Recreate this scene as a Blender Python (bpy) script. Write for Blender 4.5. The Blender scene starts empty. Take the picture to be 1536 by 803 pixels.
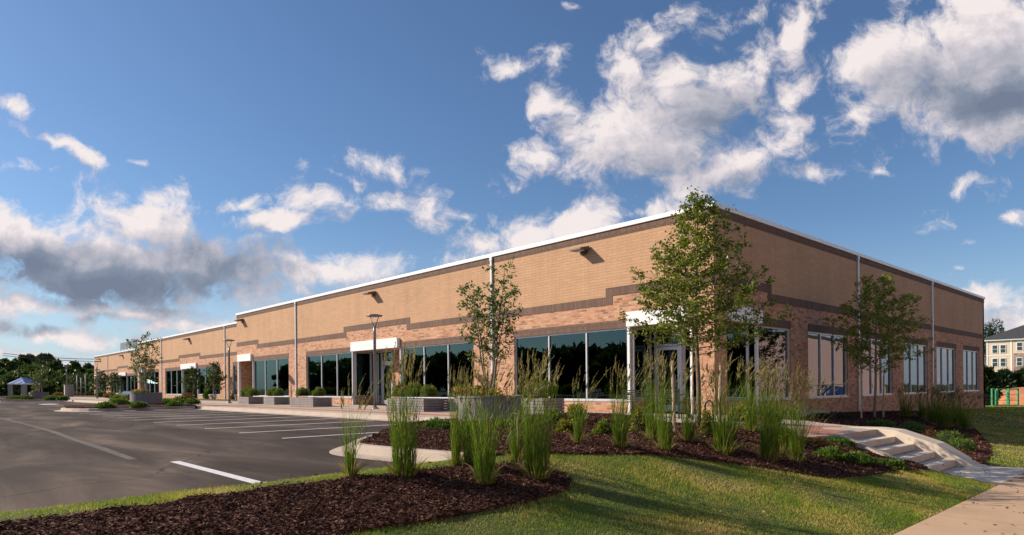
import bpy, math, random
import numpy as np
from mathutils import Vector, Matrix, geometry
random.seed(7); RNG = np.random.default_rng(7)
C = bpy.context.scene.collection
sc = bpy.context.scene
rad = math.radians

# ------------------------------------------------------------------ camera model
FPX, CX, CY, ROLL, EZ = 985.0, 768.0, 580.0, 0.0086, 0.90
FW = (-.7334, .6798); RT = (.6798, .7334)
def ray(px, py):
    a = (px-CX)/FPX; b = (CY-py)/FPX
    s = a*math.cos(ROLL)+b*math.sin(ROLL); u = -a*math.sin(ROLL)+b*math.cos(ROLL)
    return FW[0]+s*RT[0], FW[1]+s*RT[1], u
def pz(px, py, z):
    d = ray(px, py); t = (z-EZ)/d[2]; return d[0]*t, d[1]*t
def py_(px, py, y):
    d = ray(px, py); t = y/d[1]; return d[0]*t, EZ+d[2]*t

# ------------------------------------------------------------------ terrain
LOT = -.15; WALK = -.93
def ss(t): t = np.clip(t, 0, 1); return t*t*(3-2*t)
def softlin(t):
    t = np.clip(t, 0, 1); return .7*t+.3*t*t*(3-2*t)
def H(x, y):
    x = np.asarray(x, float); y = np.asarray(y, float)
    zw = np.interp(y, [-5, 4, 6.5, 12, 17.6, 29, 50.4, 90, 400], [-.13, -.13, -.05, -.02, -.03, -.32, -.76, -1.3, -4.])
    ze = np.interp(y, [-50, 16, 50, 90, 400], [WALK-.02, WALK-.02, -1.2, -1.6, -5.])
    x0 = np.interp(y, [4, 9, 13, 17, 20], [-6.6, -6.9, -6.6, -8.4, -9.4])
    t = (x-x0)/(-2.75-x0)
    z = zw+(ze-zw)*softlin(t)
    # gentle mound along the beds
    z = z+.05*np.exp(-((x+6.2)/.9)**2)*ss((y-1)/2.5)*(1-ss((y-13)/2))
    # under the lot, the pavements and the building the soil drops away
    lot = (x < -6.98) & (y < 5.56)
    lot2 = (x < -10.0) & (y < 17.6)
    z = np.where(lot | lot2, -.42, z)
    z = np.where((x < -10.3) & (y >= 17.6), np.interp(y, [17, 50, 60, 200], [-.45, -.9, -1.1, -2.4]), z)
    st = (x > -6.2) & (x < -2.6) & (y > 14.5) & (y < 17.4)
    z = np.where(st, z-.45, z)
    return z
def at(px, py):
    """where the ray through this point of the photograph meets the soil"""
    d = ray(px, py); t0 = 1.5
    for i in range(4000):
        t = t0*1.003
        z = EZ+d[2]*t
        if z < float(HS(d[0]*t, d[1]*t)): break
        t0 = t
    return d[0]*t, d[1]*t
def HS(x, y):
    # smooth surface without the carved places
    x = np.asarray(x, float); y = np.asarray(y, float)
    zw = np.interp(y, [-5, 4, 6.5, 12, 17.6, 29, 50.4, 90, 400], [-.13, -.13, -.05, -.02, -.03, -.32, -.76, -1.3, -4.])
    ze = np.interp(y, [-50, 16, 50, 90, 400], [WALK-.02, WALK-.02, -1.2, -1.6, -5.])
    x0 = np.interp(y, [4, 9, 13, 17, 20], [-6.6, -6.9, -6.6, -8.4, -9.4])
    t = (x-x0)/(-2.75-x0)
    z = zw+(ze-zw)*softlin(t)
    return z+.05*np.exp(-((x+6.2)/.9)**2)*ss((y-1)/2.5)*(1-ss((y-13)/2))

# ------------------------------------------------------------------ materials
def mat(name):
    m = bpy.data.materials.new(name); m.use_nodes = True
    nt = m.node_tree; b = nt.nodes['Principled BSDF']
    return m, nt, b
def N(nt, t, **kw):
    n = nt.nodes.new(t)
    for k, v in kw.items():
        if k in n.bl_rna.properties.keys(): setattr(n, k, v)
        else: n.inputs[k.replace('_', ' ')].default_value = v
    return n
def ramp(nt, fac, stops):
    r = nt.nodes.new('ShaderNodeValToRGB'); e = r.color_ramp.elements
    while len(e) < len(stops): e.new(.5)
    for i, (p, c) in enumerate(stops):
        e[i].position = p; e[i].color = (*c, 1) if len(c) == 3 else c
    nt.links.new(fac, r.inputs[0]); return r.outputs[0]
def plain(name, col, rough=.6, metal=0., vary=.0, scale=3., bump=0., bscale=60.):
    m, nt, b = mat(name); L = nt.links
    b.inputs['Base Color'].default_value = (*col, 1); b.inputs['Roughness'].default_value = rough
    b.inputs['Metallic'].default_value = metal
    tc = N(nt, 'ShaderNodeTexCoord')
    if vary:
        n = N(nt, 'ShaderNodeTexNoise', Scale=scale, Detail=6.); L.new(tc.outputs['Object'], n.inputs['Vector'])
        lo = tuple(c*(1-vary) for c in col); hi = tuple(min(1, c*(1+vary)) for c in col)
        L.new(ramp(nt, n.outputs[0], [(.3, lo), (.7, hi)]), b.inputs['Base Color'])
    if bump:
        n2 = N(nt, 'ShaderNodeTexNoise', Scale=bscale, Detail=4.); L.new(tc.outputs['Object'], n2.inputs['Vector'])
        bp = N(nt, 'ShaderNodeBump', Strength=bump, Distance=.01); L.new(n2.outputs[0], bp.inputs['Height']); L.new(bp.outputs[0], b.inputs['Normal'])
    return m
def wallvec(nt):
    g = N(nt, 'ShaderNodeNewGeometry'); s = N(nt, 'ShaderNodeSeparateXYZ'); nt.links.new(g.outputs['Position'], s.inputs[0])
    a = N(nt, 'ShaderNodeMath', operation='ADD'); nt.links.new(s.outputs[0], a.inputs[0]); nt.links.new(s.outputs[1], a.inputs[1])
    c = N(nt, 'ShaderNodeCombineXYZ'); nt.links.new(a.outputs[0], c.inputs[0]); nt.links.new(s.outputs[2], c.inputs[1])
    return c.outputs[0], g
def brick(name, stops, mortar, bw, bh, mort=.008, bump=.5, offset=.5, stain=.12):
    m, nt, b = mat(name); L = nt.links
    v, g = wallvec(nt)
    t = N(nt, 'ShaderNodeTexBrick', Scale=1.0); t.offset = offset
    t.inputs['Brick Width'].default_value = bw; t.inputs['Row Height'].default_value = bh
    t.inputs['Mortar Size'].default_value = mort; t.inputs['Mortar Smooth'].default_value = .3
    t.inputs['Color1'].default_value = (0, 0, 0, 1); t.inputs['Color2'].default_value = (1, 1, 1, 1); t.inputs['Mortar'].default_value = (.5, .5, .5, 1)
    L.new(v, t.inputs['Vector'])
    col = ramp(nt, t.outputs['Color'], stops)
    mx = N(nt, 'ShaderNodeMix', data_type='RGBA'); L.new(t.outputs['Fac'], mx.inputs[0]); L.new(col, mx.inputs[6]); mx.inputs[7].default_value = (*mortar, 1)
    n = N(nt, 'ShaderNodeTexNoise', Scale=.45, Detail=7., Roughness=.65); L.new(g.outputs['Position'], n.inputs['Vector'])
    st = ramp(nt, n.outputs[0], [(.3, (1-stain,)*3), (.7, (1+stain*.3,)*3)])
    m2 = N(nt, 'ShaderNodeMix', data_type='RGBA', blend_type='MULTIPLY'); m2.inputs[0].default_value = 1
    L.new(mx.outputs[2], m2.inputs[6]); L.new(st, m2.inputs[7])
    n3 = N(nt, 'ShaderNodeTexNoise', Scale=45., Detail=3.); L.new(g.outputs['Position'], n3.inputs['Vector'])
    m3 = N(nt, 'ShaderNodeMix', data_type='RGBA', blend_type='MULTIPLY'); m3.inputs[0].default_value = 1
    L.new(m2.outputs[2], m3.inputs[6]); L.new(ramp(nt, n3.outputs[0], [(.3, (.78,)*3), (.7, (1.12,)*3)]), m3.inputs[7])
    # rain streaks
    mp = N(nt, 'ShaderNodeMapping'); mp.inputs['Scale'].default_value = (2.2, .12, 1); L.new(v, mp.inputs[0]); n5 = N(nt, 'ShaderNodeTexNoise', Scale=1., Detail=6., Roughness=.7); L.new(mp.outputs[0], n5.inputs['Vector'])
    m5 = N(nt, 'ShaderNodeMix', data_type='RGBA', blend_type='MULTIPLY'); m5.inputs[0].default_value = 1; L.new(m3.outputs[2], m5.inputs[6]); L.new(ramp(nt, n5.outputs[0], [(.3, (.9, .89, .88)), (.55, (1, 1, 1)), (.8, (1.05, 1.05, 1.05))]), m5.inputs[7])
    L.new(m5.outputs[2], b.inputs['Base Color']); b.inputs['Roughness'].default_value = .85
    hh = N(nt, 'ShaderNodeMath', operation='MULTIPLY_ADD'); L.new(t.outputs['Fac'], hh.inputs[0]); hh.inputs[1].default_value = -1.; L.new(n3.outputs[0], hh.inputs[2])
    bp = N(nt, 'ShaderNodeBump', Strength=bump, Distance=.012); L.new(hh.outputs[0], bp.inputs['Height']); L.new(bp.outputs[0], b.inputs['Normal'])
    return m
def leafmat(name, cols, trans=.35, rough=.5):
    m, nt, b = mat(name); L = nt.links
    g = N(nt, 'ShaderNodeNewGeometry')
    n = N(nt, 'ShaderNodeTexNoise', Scale=2.5, Detail=2.); L.new(g.outputs['Position'], n.inputs['Vector'])
    a = N(nt, 'ShaderNodeMath', operation='MULTIPLY_ADD'); L.new(g.outputs['Random Per Island'], a.inputs[0]); a.inputs[1].default_value = .7
    s = N(nt, 'ShaderNodeMath', operation='MULTIPLY_ADD'); L.new(n.outputs[0], s.inputs[0]); s.inputs[1].default_value = .6; s.inputs[2].default_value = -.15
    L.new(s.outputs[0], a.inputs[2])
    col = ramp(nt, a.outputs[0], [(i/(len(cols)-1), c) for i, c in enumerate(cols)])
    L.new(col, b.inputs['Base Color']); b.inputs['Roughness'].default_value = rough
    b.inputs['Specular IOR Level'].default_value = .35
    tr = N(nt, 'ShaderNodeBsdfTranslucent')
    br = N(nt, 'ShaderNodeMix', data_type='RGBA', blend_type='MULTIPLY'); br.inputs[0].default_value = 1; L.new(col, br.inputs[6]); br.inputs[7].default_value = (1.3, 1.45, .7, 1)
    L.new(br.outputs[2], tr.inputs[0])
    mx = N(nt, 'ShaderNodeMixShader'); mx.inputs[0].default_value = trans
    L.new(b.outputs[0], mx.inputs[1]); L.new(tr.outputs[0], mx.inputs[2]); L.new(mx.outputs[0], nt.nodes['Material Output'].inputs[0])
    return m

M = {}
M['tan'] = brick('tan_brick', [(0, (.53, .325, .185)), (.5, (.56, .342, .195)), (1, (.59, .362, .208))], (.47, .285, .165), .406, .102, .007, .55, stain=.10)
M['brick'] = brick('blend_brick', [(0, (.24, .13, .09)), (.1, (.38, .19, .115)), (.28, (.52, .22, .12)), (.42, (.60, .33, .19)), (.62, (.63, .37, .22)), (.82, (.57, .26, .15)), (1, (.68, .43, .27))], (.50, .33, .22), .24, .08, .009, .6, stain=.10)
M['brown'] = brick('brown_soldier_brick', [(0, (.135, .082, .058)), (1, (.195, .12, .085))], (.09, .058, .042), .092, .60, .006, .5, offset=0, stain=.08)
M['white'] = plain('white_metal', (.84, .84, .84), .35, 0., .03, 2.)
M['alu'] = plain('window_aluminium', (.62, .63, .65), .35, .3, .03, 2.)
M['grey'] = plain('grey_metal', (.22, .22, .235), .4, .5, .08, 4.)
M['dgrey'] = plain('dark_fixture_metal', (.10, .09, .085), .45, .4, .1, 5.)
M['black'] = plain('black_metal', (.02, .02, .022), .4, .3)
M['roof'] = plain('roof_membrane', (.5, .5, .5), .8)
M['inside'] = plain('interior_paint', (.22, .25, .24), .9)
M['insidefloor'] = plain('interior_floor', (.14, .15, .15), .5, 0, .2, 1.)
M['planter'] = plain('grey_planter_composite', (.23, .215, .21), .7, 0, .12, 3., .3, 40)
M['soil'] = plain('potting_soil', (.035, .022, .016), .95, 0, .4, 30., .6, 80)
M['stake'] = plain('pale_wood_stake', (.50, .37, .25), .8, 0, .2, 14., .4, 60)
M['bark'] = plain('bark', (.17, .125, .09), .9, 0, .4, 18., .8, 50)
M['bark2'] = plain('pale_bark', (.25, .20, .15), .85, 0, .35, 18., .6, 50)
M['postg'] = plain('slim_post_paint', (.30, .30, .31), .6)
M['wire'] = plain('cable_sheath', (.03, .03, .035), .6)
M['soffit'] = plain('canopy_soffit', (.45, .42, .38), .7)

def glassmat(name, tint, ior=2.1, refl=(1, 1, 1)):
    m, nt, b = mat(name); L = nt.links; nt.nodes.remove(b)
    tr = N(nt, 'ShaderNodeBsdfTransparent'); tr.inputs[0].default_value = (*tint, 1)
    gl = N(nt, 'ShaderNodeBsdfGlossy'); gl.inputs['Roughness'].default_value = .0; gl.inputs[0].default_value = (*refl, 1)
    g = N(nt, 'ShaderNodeNewGeometry')
    n = N(nt, 'ShaderNodeTexNoise', Scale=.7, Detail=1.); L.new(g.outputs['Position'], n.inputs['Vector'])
    bp = N(nt, 'ShaderNodeBump', Strength=.35, Distance=.012); L.new(n.outputs[0], bp.inputs['Height']); L.new(bp.outputs[0], gl.inputs['Normal'])
    fr = N(nt, 'ShaderNodeFresnel', IOR=ior)
    mx = N(nt, 'ShaderNodeMixShader'); L.new(fr.outputs[0], mx.inputs[0]); L.new(tr.outputs[0], mx.inputs[1]); L.new(gl.outputs[0], mx.inputs[2])
    L.new(mx.outputs[0], nt.nodes['Material Output'].inputs[0]); return m
M['glass'] = glassmat('tinted_glass', (.20, .38, .31), 1.85, (.46, .72, .78))
M['glass_b'] = glassmat('coated_glass', (.18, .28, .25), 2.45, (.95, .95, 1.))

def concrete(name, col, joint=None, axis=0, red=None):
    m, nt, b = mat(name); L = nt.links
    g = N(nt, 'ShaderNodeNewGeometry')
    n = N(nt, 'ShaderNodeTexNoise', Scale=1.3, Detail=9., Roughness=.7); L.new(g.outputs['Position'], n.inputs['Vector'])
    c = ramp(nt, n.outputs[0], [(.25, tuple(v*.78 for v in col)), (.55, col), (.8, tuple(min(1, v*1.12) for v in col))])
    n2 = N(nt, 'ShaderNodeTexNoise', Scale=90., Detail=3.); L.new(g.outputs['Position'], n2.inputs['Vector'])
    m2 = N(nt, 'ShaderNodeMix', data_type='RGBA', blend_type='MULTIPLY'); m2.inputs[0].default_value = 1
    L.new(c, m2.inputs[6]); L.new(ramp(nt, n2.outputs[0], [(.3, (.88,)*3), (.7, (1.06,)*3)]), m2.inputs[7])
    out = m2.outputs[2]; h = n2.outputs[0]
    if joint:
        s = N(nt, 'ShaderNodeSeparateXYZ'); L.new(g.outputs['Position'], s.inputs[0])
        d = N(nt, 'ShaderNodeMath', operation='PINGPONG'); L.new(s.outputs[axis], d.inputs[0]); d.inputs[1].default_value = joint/2
        lt = N(nt, 'ShaderNodeMath', operation='LESS_THAN'); L.new(d.outputs[0], lt.inputs[0]); lt.inputs[1].default_value = .006
        m3 = N(nt, 'ShaderNodeMix', data_type='RGBA'); L.new(lt.outputs[0], m3.inputs[0]); L.new(out, m3.inputs[6]); m3.inputs[7].default_value = (*[v*.35 for v in col], 1)
        out = m3.outputs[2]
    L.new(out, b.inputs['Base Color']); b.inputs['Roughness'].default_value = .85
    bp = N(nt, 'ShaderNodeBump', Strength=.25, Distance=.004); L.new(h, bp.inputs['Height']); L.new(bp.outputs[0], b.inputs['Normal'])
    return m
M['conc'] = concrete('concrete', (.46, .385, .31))
M['concj'] = concrete('concrete_jointed', (.46, .385, .31), 3.0, 0)
M['walk'] = concrete('sidewalk_concrete', (.50, .345, .215), 1.75, 1)
M['step'] = concrete('step_concrete', (.66, .57, .46))
def pavers():
    m, nt, b = mat('red_pavers'); L = nt.links
    g = N(nt, 'ShaderNodeNewGeometry')
    t = N(nt, 'ShaderNodeTexBrick', Scale=1.); t.inputs['Brick Width'].default_value = .2; t.inputs['Row Height'].default_value = .1; t.inputs['Mortar Size'].default_value = .004
    t.inputs['Color1'].default_value = (.30, .12, .08, 1); t.inputs['Color2'].default_value = (.42, .20, .13, 1); t.inputs['Mortar'].default_value = (.2, .13, .1, 1)
    L.new(g.outputs['Position'], t.inputs['Vector']); L.new(t.outputs[0], b.inputs['Base Color']); b.inputs['Roughness'].default_value = .85
    return m
M['paver'] = pavers()
def asphalt():
    m, nt, b = mat('asphalt'); L = nt.links
    g = N(nt, 'ShaderNodeNewGeometry')
    mp = N(nt, 'ShaderNodeMapping'); mp.inputs['Scale'].default_value = (.22, .9, 1); mp.inputs['Rotation'].default_value = (0, 0, .25); L.new(g.outputs['Position'], mp.inputs[0])
    n = N(nt, 'ShaderNodeTexNoise', Scale=.8, Detail=8., Roughness=.62, Distortion=.8); L.new(mp.outputs[0], n.inputs['Vector'])
    c = ramp(nt, n.outputs[0], [(.3, (.042, .033, .028)), (.46, (.060, .047, .039)), (.56, (.088, .069, .056)), (.7, (.16, .125, .10))])
    n2 = N(nt, 'ShaderNodeTexNoise', Scale=140., Detail=3.); L.new(g.outputs['Position'], n2.inputs['Vector'])
    m2 = N(nt, 'ShaderNodeMix', data_type='RGBA', blend_type='MULTIPLY'); m2.inputs[0].default_value = 1
    L.new(c, m2.inputs[6]); L.new(ramp(nt, n2.outputs[0], [(.3, (.7,)*3), (.72, (1.35,)*3)]), m2.inputs[7])
    # polished tyre tracks
    n3 = N(nt, 'ShaderNodeTexNoise', Scale=.35, Detail=3., Distortion=1.5); L.new(mp.outputs[0], n3.inputs['Vector'])
    m3 = N(nt, 'ShaderNodeMix', data_type='RGBA', blend_type='MULTIPLY'); m3.inputs[0].default_value = 1
    L.new(m2.outputs[2], m3.inputs[6]); L.new(ramp(nt, n3.outputs[0], [(.35, (.85,)*3), (.5, (1,)*3), (.62, (1.25,)*3)]), m3.inputs[7])
    wv = N(nt, 'ShaderNodeTexNoise', Scale=.6, Detail=5.); L.new(g.outputs['Position'], wv.inputs['Vector'])
    va = N(nt, 'ShaderNodeVectorMath', operation='MULTIPLY_ADD'); L.new(wv.outputs[1], va.inputs[0]); va.inputs[1].default_value = (1.6, 1.6, 0); L.new(g.outputs['Position'], va.inputs[2])
    vo = N(nt, 'ShaderNodeTexVoronoi', Scale=.16); vo.feature = 'DISTANCE_TO_EDGE'; L.new(va.outputs[0], vo.inputs['Vector'])
    cr = N(nt, 'ShaderNodeMix', data_type='RGBA', blend_type='MULTIPLY'); cr.inputs[0].default_value = 1; L.new(m3.outputs[2], cr.inputs[6]); L.new(ramp(nt, vo.outputs['Distance'], [(0, (.45, .45, .45)), (.0022, (.7, .7, .7)), (.005, (1, 1, 1))]), cr.inputs[7])
    sp_ = N(nt, 'ShaderNodeTexNoise', Scale=1.7, Detail=2.); L.new(g.outputs['Position'], sp_.inputs['Vector'])
    c2 = N(nt, 'ShaderNodeMix', data_type='RGBA', blend_type='MULTIPLY'); c2.inputs[0].default_value = 1; L.new(cr.outputs[2], c2.inputs[6]); L.new(ramp(nt, sp_.outputs[0], [(.22, (.62, .62, .62)), (.30, (1, 1, 1)), (.70, (1, 1, 1)), (.78, (1.25, 1.22, 1.18))]), c2.inputs[7])
    L.new(c2.outputs[2], b.inputs['Base Color']); b.inputs['Roughness'].default_value = .9; b.inputs['Specular IOR Level'].default_value = .12
    bp = N(nt, 'ShaderNodeBump', Strength=.5, Distance=.006); L.new(n2.outputs[0], bp.inputs['Height']); L.new(bp.outputs[0], b.inputs['Normal'])
    return m
M['asphalt'] = asphalt()
def paint():
    m, nt, b = mat('road_paint'); L = nt.links
    g = N(nt, 'ShaderNodeNewGeometry'); n = N(nt, 'ShaderNodeTexNoise', Scale=22., Detail=8., Roughness=.8); L.new(g.outputs['Position'], n.inputs['Vector'])
    L.new(ramp(nt, n.outputs[0], [(.33, (.25, .23, .22)), (.42, (.62, .62, .63)), (.7, (.74, .74, .76))]), b.inputs['Base Color']); b.inputs['Roughness'].default_value = .7
    return m
M['paint'] = paint()
def turf(name='lawn_soil', k=1.):
    m, nt, b = mat(name); L = nt.links
    g = N(nt, 'ShaderNodeNewGeometry')
    n = N(nt, 'ShaderNodeTexNoise', Scale=.55, Detail=6., Roughness=.6); L.new(g.outputs['Position'], n.inputs['Vector'])
    c = ramp(nt, n.outputs[0], [(.35, (.045*k, .075*k, .014*k)), (.55, (.075*k, .105*k, .02*k)), (.68, (.16*k, .14*k, .05*k))])
    n2 = N(nt, 'ShaderNodeTexNoise', Scale=38., Detail=5.); L.new(g.outputs['Position'], n2.inputs['Vector'])
    m2 = N(nt, 'ShaderNodeMix', data_type='RGBA', blend_type='MULTIPLY'); m2.inputs[0].default_value = 1
    L.new(c, m2.inputs[6]); L.new(ramp(nt, n2.outputs[0], [(.3, (.5,)*3), (.7, (1.3,)*3)]), m2.inputs[7])
    L.new(m2.outputs[2], b.inputs['Base Color']); b.inputs['Roughness'].default_value = .95
    bp = N(nt, 'ShaderNodeBump', Strength=.8, Distance=.03); L.new(n2.outputs[0], bp.inputs['Height']); L.new(bp.outputs[0], b.inputs['Normal'])
    return m
M['turf'] = turf()
def bladem():
    m, nt, b = mat('grass_blades'); L = nt.links
    g = N(nt, 'ShaderNodeNewGeometry')
    n = N(nt, 'ShaderNodeTexNoise', Scale=.8, Detail=8., Roughness=.72); L.new(g.outputs['Position'], n.inputs['Vector'])
    c = ramp(nt, n.outputs[0], [(.36, (.17, .28, .03)), (.46, (.29, .38, .045)), (.54, (.48, .46, .095)), (.66, (.70, .56, .24))])
    hs = N(nt, 'ShaderNodeMix', data_type='RGBA', blend_type='MULTIPLY'); hs.inputs[0].default_value = 1; L.new(c, hs.inputs[6])
    L.new(ramp(nt, g.outputs['Random Per Island'], [(0, (.55, .6, .5)), (.6, (1, 1, .9)), (1, (1.5, 1.35, 1.25))]), hs.inputs[7])
    L.new(hs.outputs[2], b.inputs['Base Color']); b.inputs['Roughness'].default_value = .55; b.inputs['Specular IOR Level'].default_value = .3
    tr = N(nt, 'ShaderNodeBsdfTranslucent'); L.new(hs.outputs[2], tr.inputs[0])
    mx = N(nt, 'ShaderNodeMixShader'); mx.inputs[0].default_value = .4
    L.new(b.outputs[0], mx.inputs[1]); L.new(tr.outputs[0], mx.inputs[2]); L.new(mx.outputs[0], nt.nodes['Material Output'].inputs[0])
    return m
M['blade'] = bladem()
def mulchm(name, chips):
    m, nt, b = mat(name); L = nt.links
    g = N(nt, 'ShaderNodeNewGeometry')
    if chips: f = g.outputs['Random Per Island']
    else:
        v = N(nt, 'ShaderNodeTexVoronoi', Scale=38.); v.inputs['Randomness'].default_value = 1
        mp = N(nt, 'ShaderNodeMapping'); mp.inputs['Scale'].default_value = (1, .6, 1); L.new(g.outputs['Position'], mp.inputs[0]); L.new(mp.outputs[0], v.inputs['Vector'])
        sp = N(nt, 'ShaderNodeSeparateColor'); L.new(v.outputs['Color'], sp.inputs[0]); f = sp.outputs[0]
        bp = N(nt, 'ShaderNodeBump', Strength=1., Distance=.03); L.new(v.outputs['Distance'], bp.inputs['Height']); L.new(bp.outputs[0], b.inputs['Normal'])
    L.new(ramp(nt, f, [(0, (.024, .010, .007)), (.5, (.072, .031, .021)), (.85, (.125, .060, .042)), (1, (.26, .16, .12))]), b.inputs['Base Color']); b.inputs['Specular IOR Level'].default_value = .08
    b.inputs['Roughness'].default_value = .85; return m
M['mulch'] = mulchm('bark_mulch', False); M['chips'] = mulchm('bark_chips', True)
M['leaf_pear'] = leafmat('pear_leaves', [(.04, .06, .012), (.09, .12, .018), (.18, .21, .03), (.36, .35, .08)], .5, .35)
M['leaf_pear2'] = leafmat('light_pear_leaves', [(.07, .10, .014), (.15, .19, .025), (.26, .29, .04), (.42, .42, .09)], .5, .35)
M['leaf_birch'] = leafmat('river_birch_leaves', [(.03, .055, .014), (.06, .10, .022), (.10, .15, .03), (.16, .2, .045)], .35, .45)
M['leaf_box'] = leafmat('boxwood_leaves', [(.04, .07, .010), (.09, .14, .016), (.16, .21, .025), (.24, .27, .04)], .35)
M['leaf_jun'] = leafmat('juniper_leaves', [(.03, .06, .012), (.06, .12, .018), (.11, .19, .026), (.18, .25, .04)], .3)
M['leaf_gold'] = leafmat('golden_leaves', [(.06, .09, .015), (.14, .16, .02), (.28, .24, .03), (.4, .3, .04)], .3)
M['leaf_rust'] = leafmat('rusty_leaves', [(.08, .05, .02), (.2, .09, .04), (.3, .14, .07), (.12, .12, .03)], .3)
M['leaf_wood'] = leafmat('woodland_leaves', [(.025, .045, .015), (.05, .08, .02), (.08, .11, .028), (.12, .14, .035)], .25)
M['leaf_con'] = leafmat('conifer_needles', [(.010, .022, .008), (.02, .04, .012), (.035, .06, .016)], .1)
M['reed'] = leafmat('reed_leaves', [(.045, .09, .012), (.09, .15, .018), (.16, .22, .028), (.32, .32, .07)], .5, .4)
M['plume'] = leafmat('reed_plumes', [(.10, .09, .035), (.18, .155, .065), (.27, .22, .10), (.36, .29, .15)], .35, .7)
M['straw'] = leafmat('dry_straw', [(.3, .2, .1), (.45, .33, .18)], .3)
M['red'] = plain('red_petals', (.45, .02, .02), .5); M['yellow'] = plain('yellow_petals', (.7, .5, .03), .5)

# ------------------------------------------------------------------ mesh helpers
def tag(o, label=None, cat=None, group=None, kind=None):
    if label: o['label'] = label
    if cat: o['category'] = cat
    if group: o['group'] = group
    if kind: o['kind'] = kind
    return o
def empty(name, loc=(0, 0, 0), rz=0):
    o = bpy.data.objects.new(name, None); C.objects.link(o); o.location = loc; o.rotation_euler = (0, 0, rz); return o
class MB:
    def __init__(s): s.v = []; s.f = []
    def add(s, vs, fs):
        n = len(s.v); s.v += [tuple(v) for v in vs]; s.f += [tuple(n+i for i in f) for f in fs]; return s
    def box(s, x0, x1, y0, y1, z0, z1):
        x0, x1 = sorted((x0, x1)); y0, y1 = sorted((y0, y1)); z0, z1 = sorted((z0, z1))
        return s.add([(x0, y0, z0), (x1, y0, z0), (x1, y1, z0), (x0, y1, z0), (x0, y0, z1), (x1, y0, z1), (x1, y1, z1), (x0, y1, z1)],
                     [(0, 3, 2, 1), (4, 5, 6, 7), (0, 1, 5, 4), (1, 2, 6, 5), (2, 3, 7, 6), (3, 0, 4, 7)])
    def tube(s, pts, rs, n=8, cap=True):
        pts = [Vector(p) for p in pts]; base = len(s.v)
        if not hasattr(rs, '__len__'): rs = [rs]*len(pts)
        for i, p in enumerate(pts):
            d = (pts[min(i+1, len(pts)-1)]-pts[max(i-1, 0)]).normalized()
            a = d.orthogonal().normalized() if abs(d.z) < .99 else Vector((1, 0, 0)); a = (a-d*a.dot(d)).normalized(); b = d.cross(a)
            if i and (a.dot(pa) < 0 or True):
                a = (pa-d*pa.dot(d)).normalized(); b = d.cross(a)
            pa = a
            for k in range(n):
                w = 2*math.pi*k/n; s.v.append(tuple(p+(a*math.cos(w)+b*math.sin(w))*rs[i]))
        for i in range(len(pts)-1):
            for k in range(n):
                k2 = (k+1) % n; s.f.append((base+i*n+k, base+i*n+k2, base+(i+1)*n+k2, base+(i+1)*n+k))
        if cap:
            s.f.append(tuple(base+k for k in range(n))[::-1]); s.f.append(tuple(base+(len(pts)-1)*n+k for k in range(n)))
        return s
    def lathe(s, prof, n=24, c=(0, 0)):
        base = len(s.v)
        for r, z in prof:
            for k in range(n):
                w = 2*math.pi*k/n; s.v.append((c[0]+r*math.cos(w), c[1]+r*math.sin(w), z))
        for i in range(len(prof)-1):
            for k in range(n):
                k2 = (k+1) % n; s.f.append((base+i*n+k, base+i*n+k2, base+(i+1)*n+k2, base+(i+1)*n+k))
        return s
    def build(s, name, m, parent=None, smooth=False, bevel=0):
        me = bpy.data.meshes.new(name); me.from_pydata(s.v, [], s.f); me.update()
        if smooth: me.polygons.foreach_set('use_smooth', [True]*len(me.polygons))
        me.materials.append(m)
        o = bpy.data.objects.new(name, me); C.objects.link(o); o.parent = parent
        if bevel:
            b = o.modifiers.new('bevel', 'BEVEL'); b.width = bevel; b.segments = 2; b.limit_method = 'ANGLE'
        return o
def npmesh(name, V, n, m, parent=None):
    """V: (k*n,3) vertices, faces of n consecutive vertices"""
    k = len(V)//n
    me = bpy.data.meshes.new(name); me.vertices.add(len(V)); me.vertices.foreach_set('co', np.ascontiguousarray(V, np.float32).ravel())
    me.loops.add(k*n); me.loops.foreach_set('vertex_index', np.arange(k*n, dtype=np.int32))
    me.polygons.add(k); me.polygons.foreach_set('loop_start', np.arange(0, k*n, n, dtype=np.int32)); me.polygons.foreach_set('loop_total', np.full(k, n, np.int32))
    me.update(calc_edges=True); me.materials.append(m)
    o = bpy.data.objects.new(name, me); C.objects.link(o); o.parent = parent; return o
def unit(a): return a/np.maximum(np.linalg.norm(a, axis=-1, keepdims=True), 1e-9)
def leaves(P, D, L, W, rng, fold=.25):
    """diamond leaves: base P, direction D, length L, width W"""
    k = len(P); D = unit(D); R = unit(rng.normal(size=(k, 3))); S = unit(np.cross(D, R)); U = np.cross(S, D)
    L = np.broadcast_to(np.asarray(L, float).reshape(-1, 1), (k, 1)); W = np.broadcast_to(np.asarray(W, float).reshape(-1, 1), (k, 1))
    mid = P+D*L*.45+U*W*fold
    V = np.empty((k, 4, 3)); V[:, 0] = P; V[:, 1] = mid+S*W/2; V[:, 2] = P+D*L; V[:, 3] = mid-S*W/2
    return V.reshape(-1, 3)
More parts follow.
